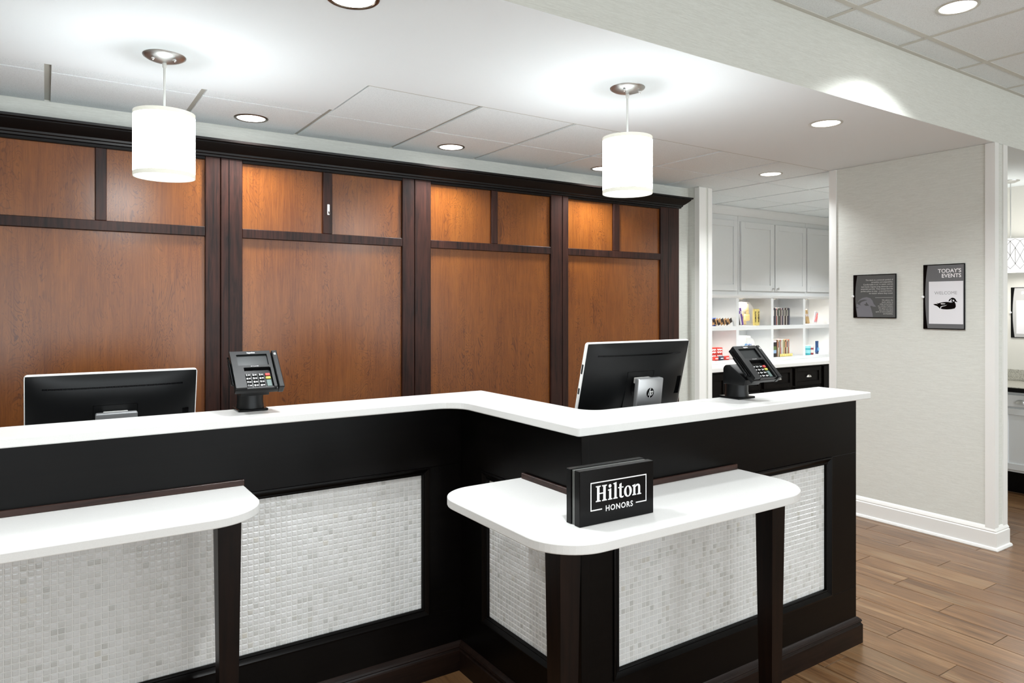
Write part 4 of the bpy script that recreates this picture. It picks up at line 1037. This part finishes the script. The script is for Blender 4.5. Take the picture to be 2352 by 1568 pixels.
# ================================================================== BREAKFAST AREA SEEN PAST THE RIGHT WALL
bc = thing('breakfast_cabinet', 'white base cabinet with cup pull beyond the right wall end', 'cabinet', (6.75, 2.55, 0))
MB().box(6.475, 7.045, 2.12, 2.972, .18, .82).build('body', M['cab_white'], bc); MB().box(6.56, 7.045, 2.12, 2.972, 0, .18).build('toe_kick', M['cab_black'], bc)
mp = lambda u, v, q: (6.475-q, u, v)
def shaker_x(y0, y1, z0, z1, fr=.05):
    m_ = MB(); th = .02
    for (a, b, c, d) in ((y0, y0+fr, z0, z1), (y1-fr, y1, z0, z1), (y0+fr, y1-fr, z1-fr, z1), (y0+fr, y1-fr, z0, z0+fr)): m_.rbox(6.475-th, 6.475, a, b, c, d, .0015, 1)
    m_.box(6.475-.009, 6.475, y0+fr-.002, y1-fr+.002, z0+fr-.002, z1-fr+.002); return m_
d = MB().rbox(6.453, 6.475, 2.14, 2.955, .705, .80, .002, 1).build('drawer', M['cab_white'], bc)
vs = []; fs = []
for jj in range(6):
    for i in range(11):
        th, ph = PI*i/10, PI/2*jj/5; vs.append((6.453-.024*math.sin(ph), 2.40+.04*math.cos(th)*math.cos(ph)**.6, .735+.03*math.sin(th)*math.cos(ph)))
for jj in range(5):
    for i in range(10): q = jj*11+i; fs.append((q, q+1, q+12, q+11))
MB().add(vs, fs).build('cup_pull', M['nickel'], d, 60)
shaker_x(2.14, 2.54, .20, .69).build('door', M['cab_white'], bc); shaker_x(2.555, 2.955, .20, .69).build('door', M['cab_white'], bc)
bt = thing('breakfast_counter', 'grey granite counter with a black edge beyond the right wall end', 'countertop', (6.75, 2.55, .82))
MB().rbox(6.435, 7.05, 2.10, 2.976, .822, .856, .002, 1).build('black_edge', M['black_gloss'], bt); MB().rbox(6.437, 7.05, 2.102, 2.976, .8562, .862, .001, 1).build('slab', M['granite'], bt)
MB().rbox(7.028, 7.05, 2.102, 2.976, .8625, .96, .002, 1).build('backsplash', M['granite'], bt)
t, Mx, wd, hg = wall_sign('menu_sign', 'grey framed sign on the far wall at the right picture edge', 'sign', 2.694, 2.42, 1.236, 1.674, x=7.05, face=(178, 178, 178))
g = MB(); text_mb(g, 'SU', .033, Mx @ Matrix.Translation((wd*.29, hg*.865, 0)), 'LEFT', bold=.0006); g.build('lettering', M['white_print'], t)
MB().box(wd*.16, wd*.965, hg*.08, hg*.74, -.0003, .0006, Mx).build('paper_sheet', flat('white_paper', 226, 226, 230), t)
# wire-patterned drum pendant
gx, gy, gz = 6.70, 2.565, 2.555
t = thing('geometric_pendant', 'white drum pendant with dark geometric wire pattern at the right picture edge', 'lamp', (gx, gy, gz))
T = Matrix.Translation((gx, gy, 0))
MB().lathe([(.065, gz), (.064, gz-.006), (.03, gz-.02), (.001, gz-.024)], 28, T).build('canopy', M['nickel'], t, 50)
MB().tube([(gx, gy, gz-.022), (gx, gy, 2.07)], .004, 8).build('stem', M['nickel'], t, 50)
gr, gb, gtop = .17, 1.795, 2.062
MB().lathe([(gr, gb), (gr, gtop), (gr-.002, gtop), (gr-.002, gb), (gr, gb)], 48, T).build('shade', mat('lit_geometric_shade', srgb(248, 248, 246), .8, emit=.55, ecol=(1, 1, .99, 1)), t, 40)
MB().lathe([(.0005, gb+.003), (gr-.003, gb+.003)], 40, T).build('diffuser', M['diffuser'], t)
MB().lathe([(.0005, gtop-.01), (.03, gtop-.01), (.03, gtop+.012), (.0005, gtop+.014)], 20, T).build('hub', M['nickel'], t, 40)
g = MB(); P3 = lambda k, z: (gx+(gr+.0015)*math.cos(k*2*PI/18), gy+(gr+.0015)*math.sin(k*2*PI/18), z)
NS = 16
P3 = lambda k, z: (gx+(gr+.0012)*math.cos(k*2*PI/NS+.35), gy+(gr+.0012)*math.sin(k*2*PI/NS+.35), z)
lev = [gb+.018, gb+.058, gb+.125, gb+.19, gb+.245, gtop-.004]
for k in range(NS):
    even = k % 2 == 0
    node = lambda q, j: P3(q+(.5 if j % 2 else 0), lev[j])
    seg = []
    for j in range(5):
        seg.append((node(k, j), node(k, j+1)))
        seg.append((node(k, j+1), node(k+1, j)) if j % 2 == 0 else (node(k, j), node(k+1, j+1)))
    if even: seg += [(node(k, 1), node(k, 3)), (node(k, 2), node(k, 4))]
    for (p, q) in seg: g.tube([p, q], .0013, 5)
g.build('wire_pattern', flat('wire_dark', 70, 66, 60), t)
lamp('pendant_light', 'AREA', (0, 0, gb-.004-gz), 3, (1, .97, .92), .3, 170, parent=t)
lamp('pendant_light', 'POINT', (0, .03, gtop-.06-gz), 2, (1, .97, .92), .03, parent=t)
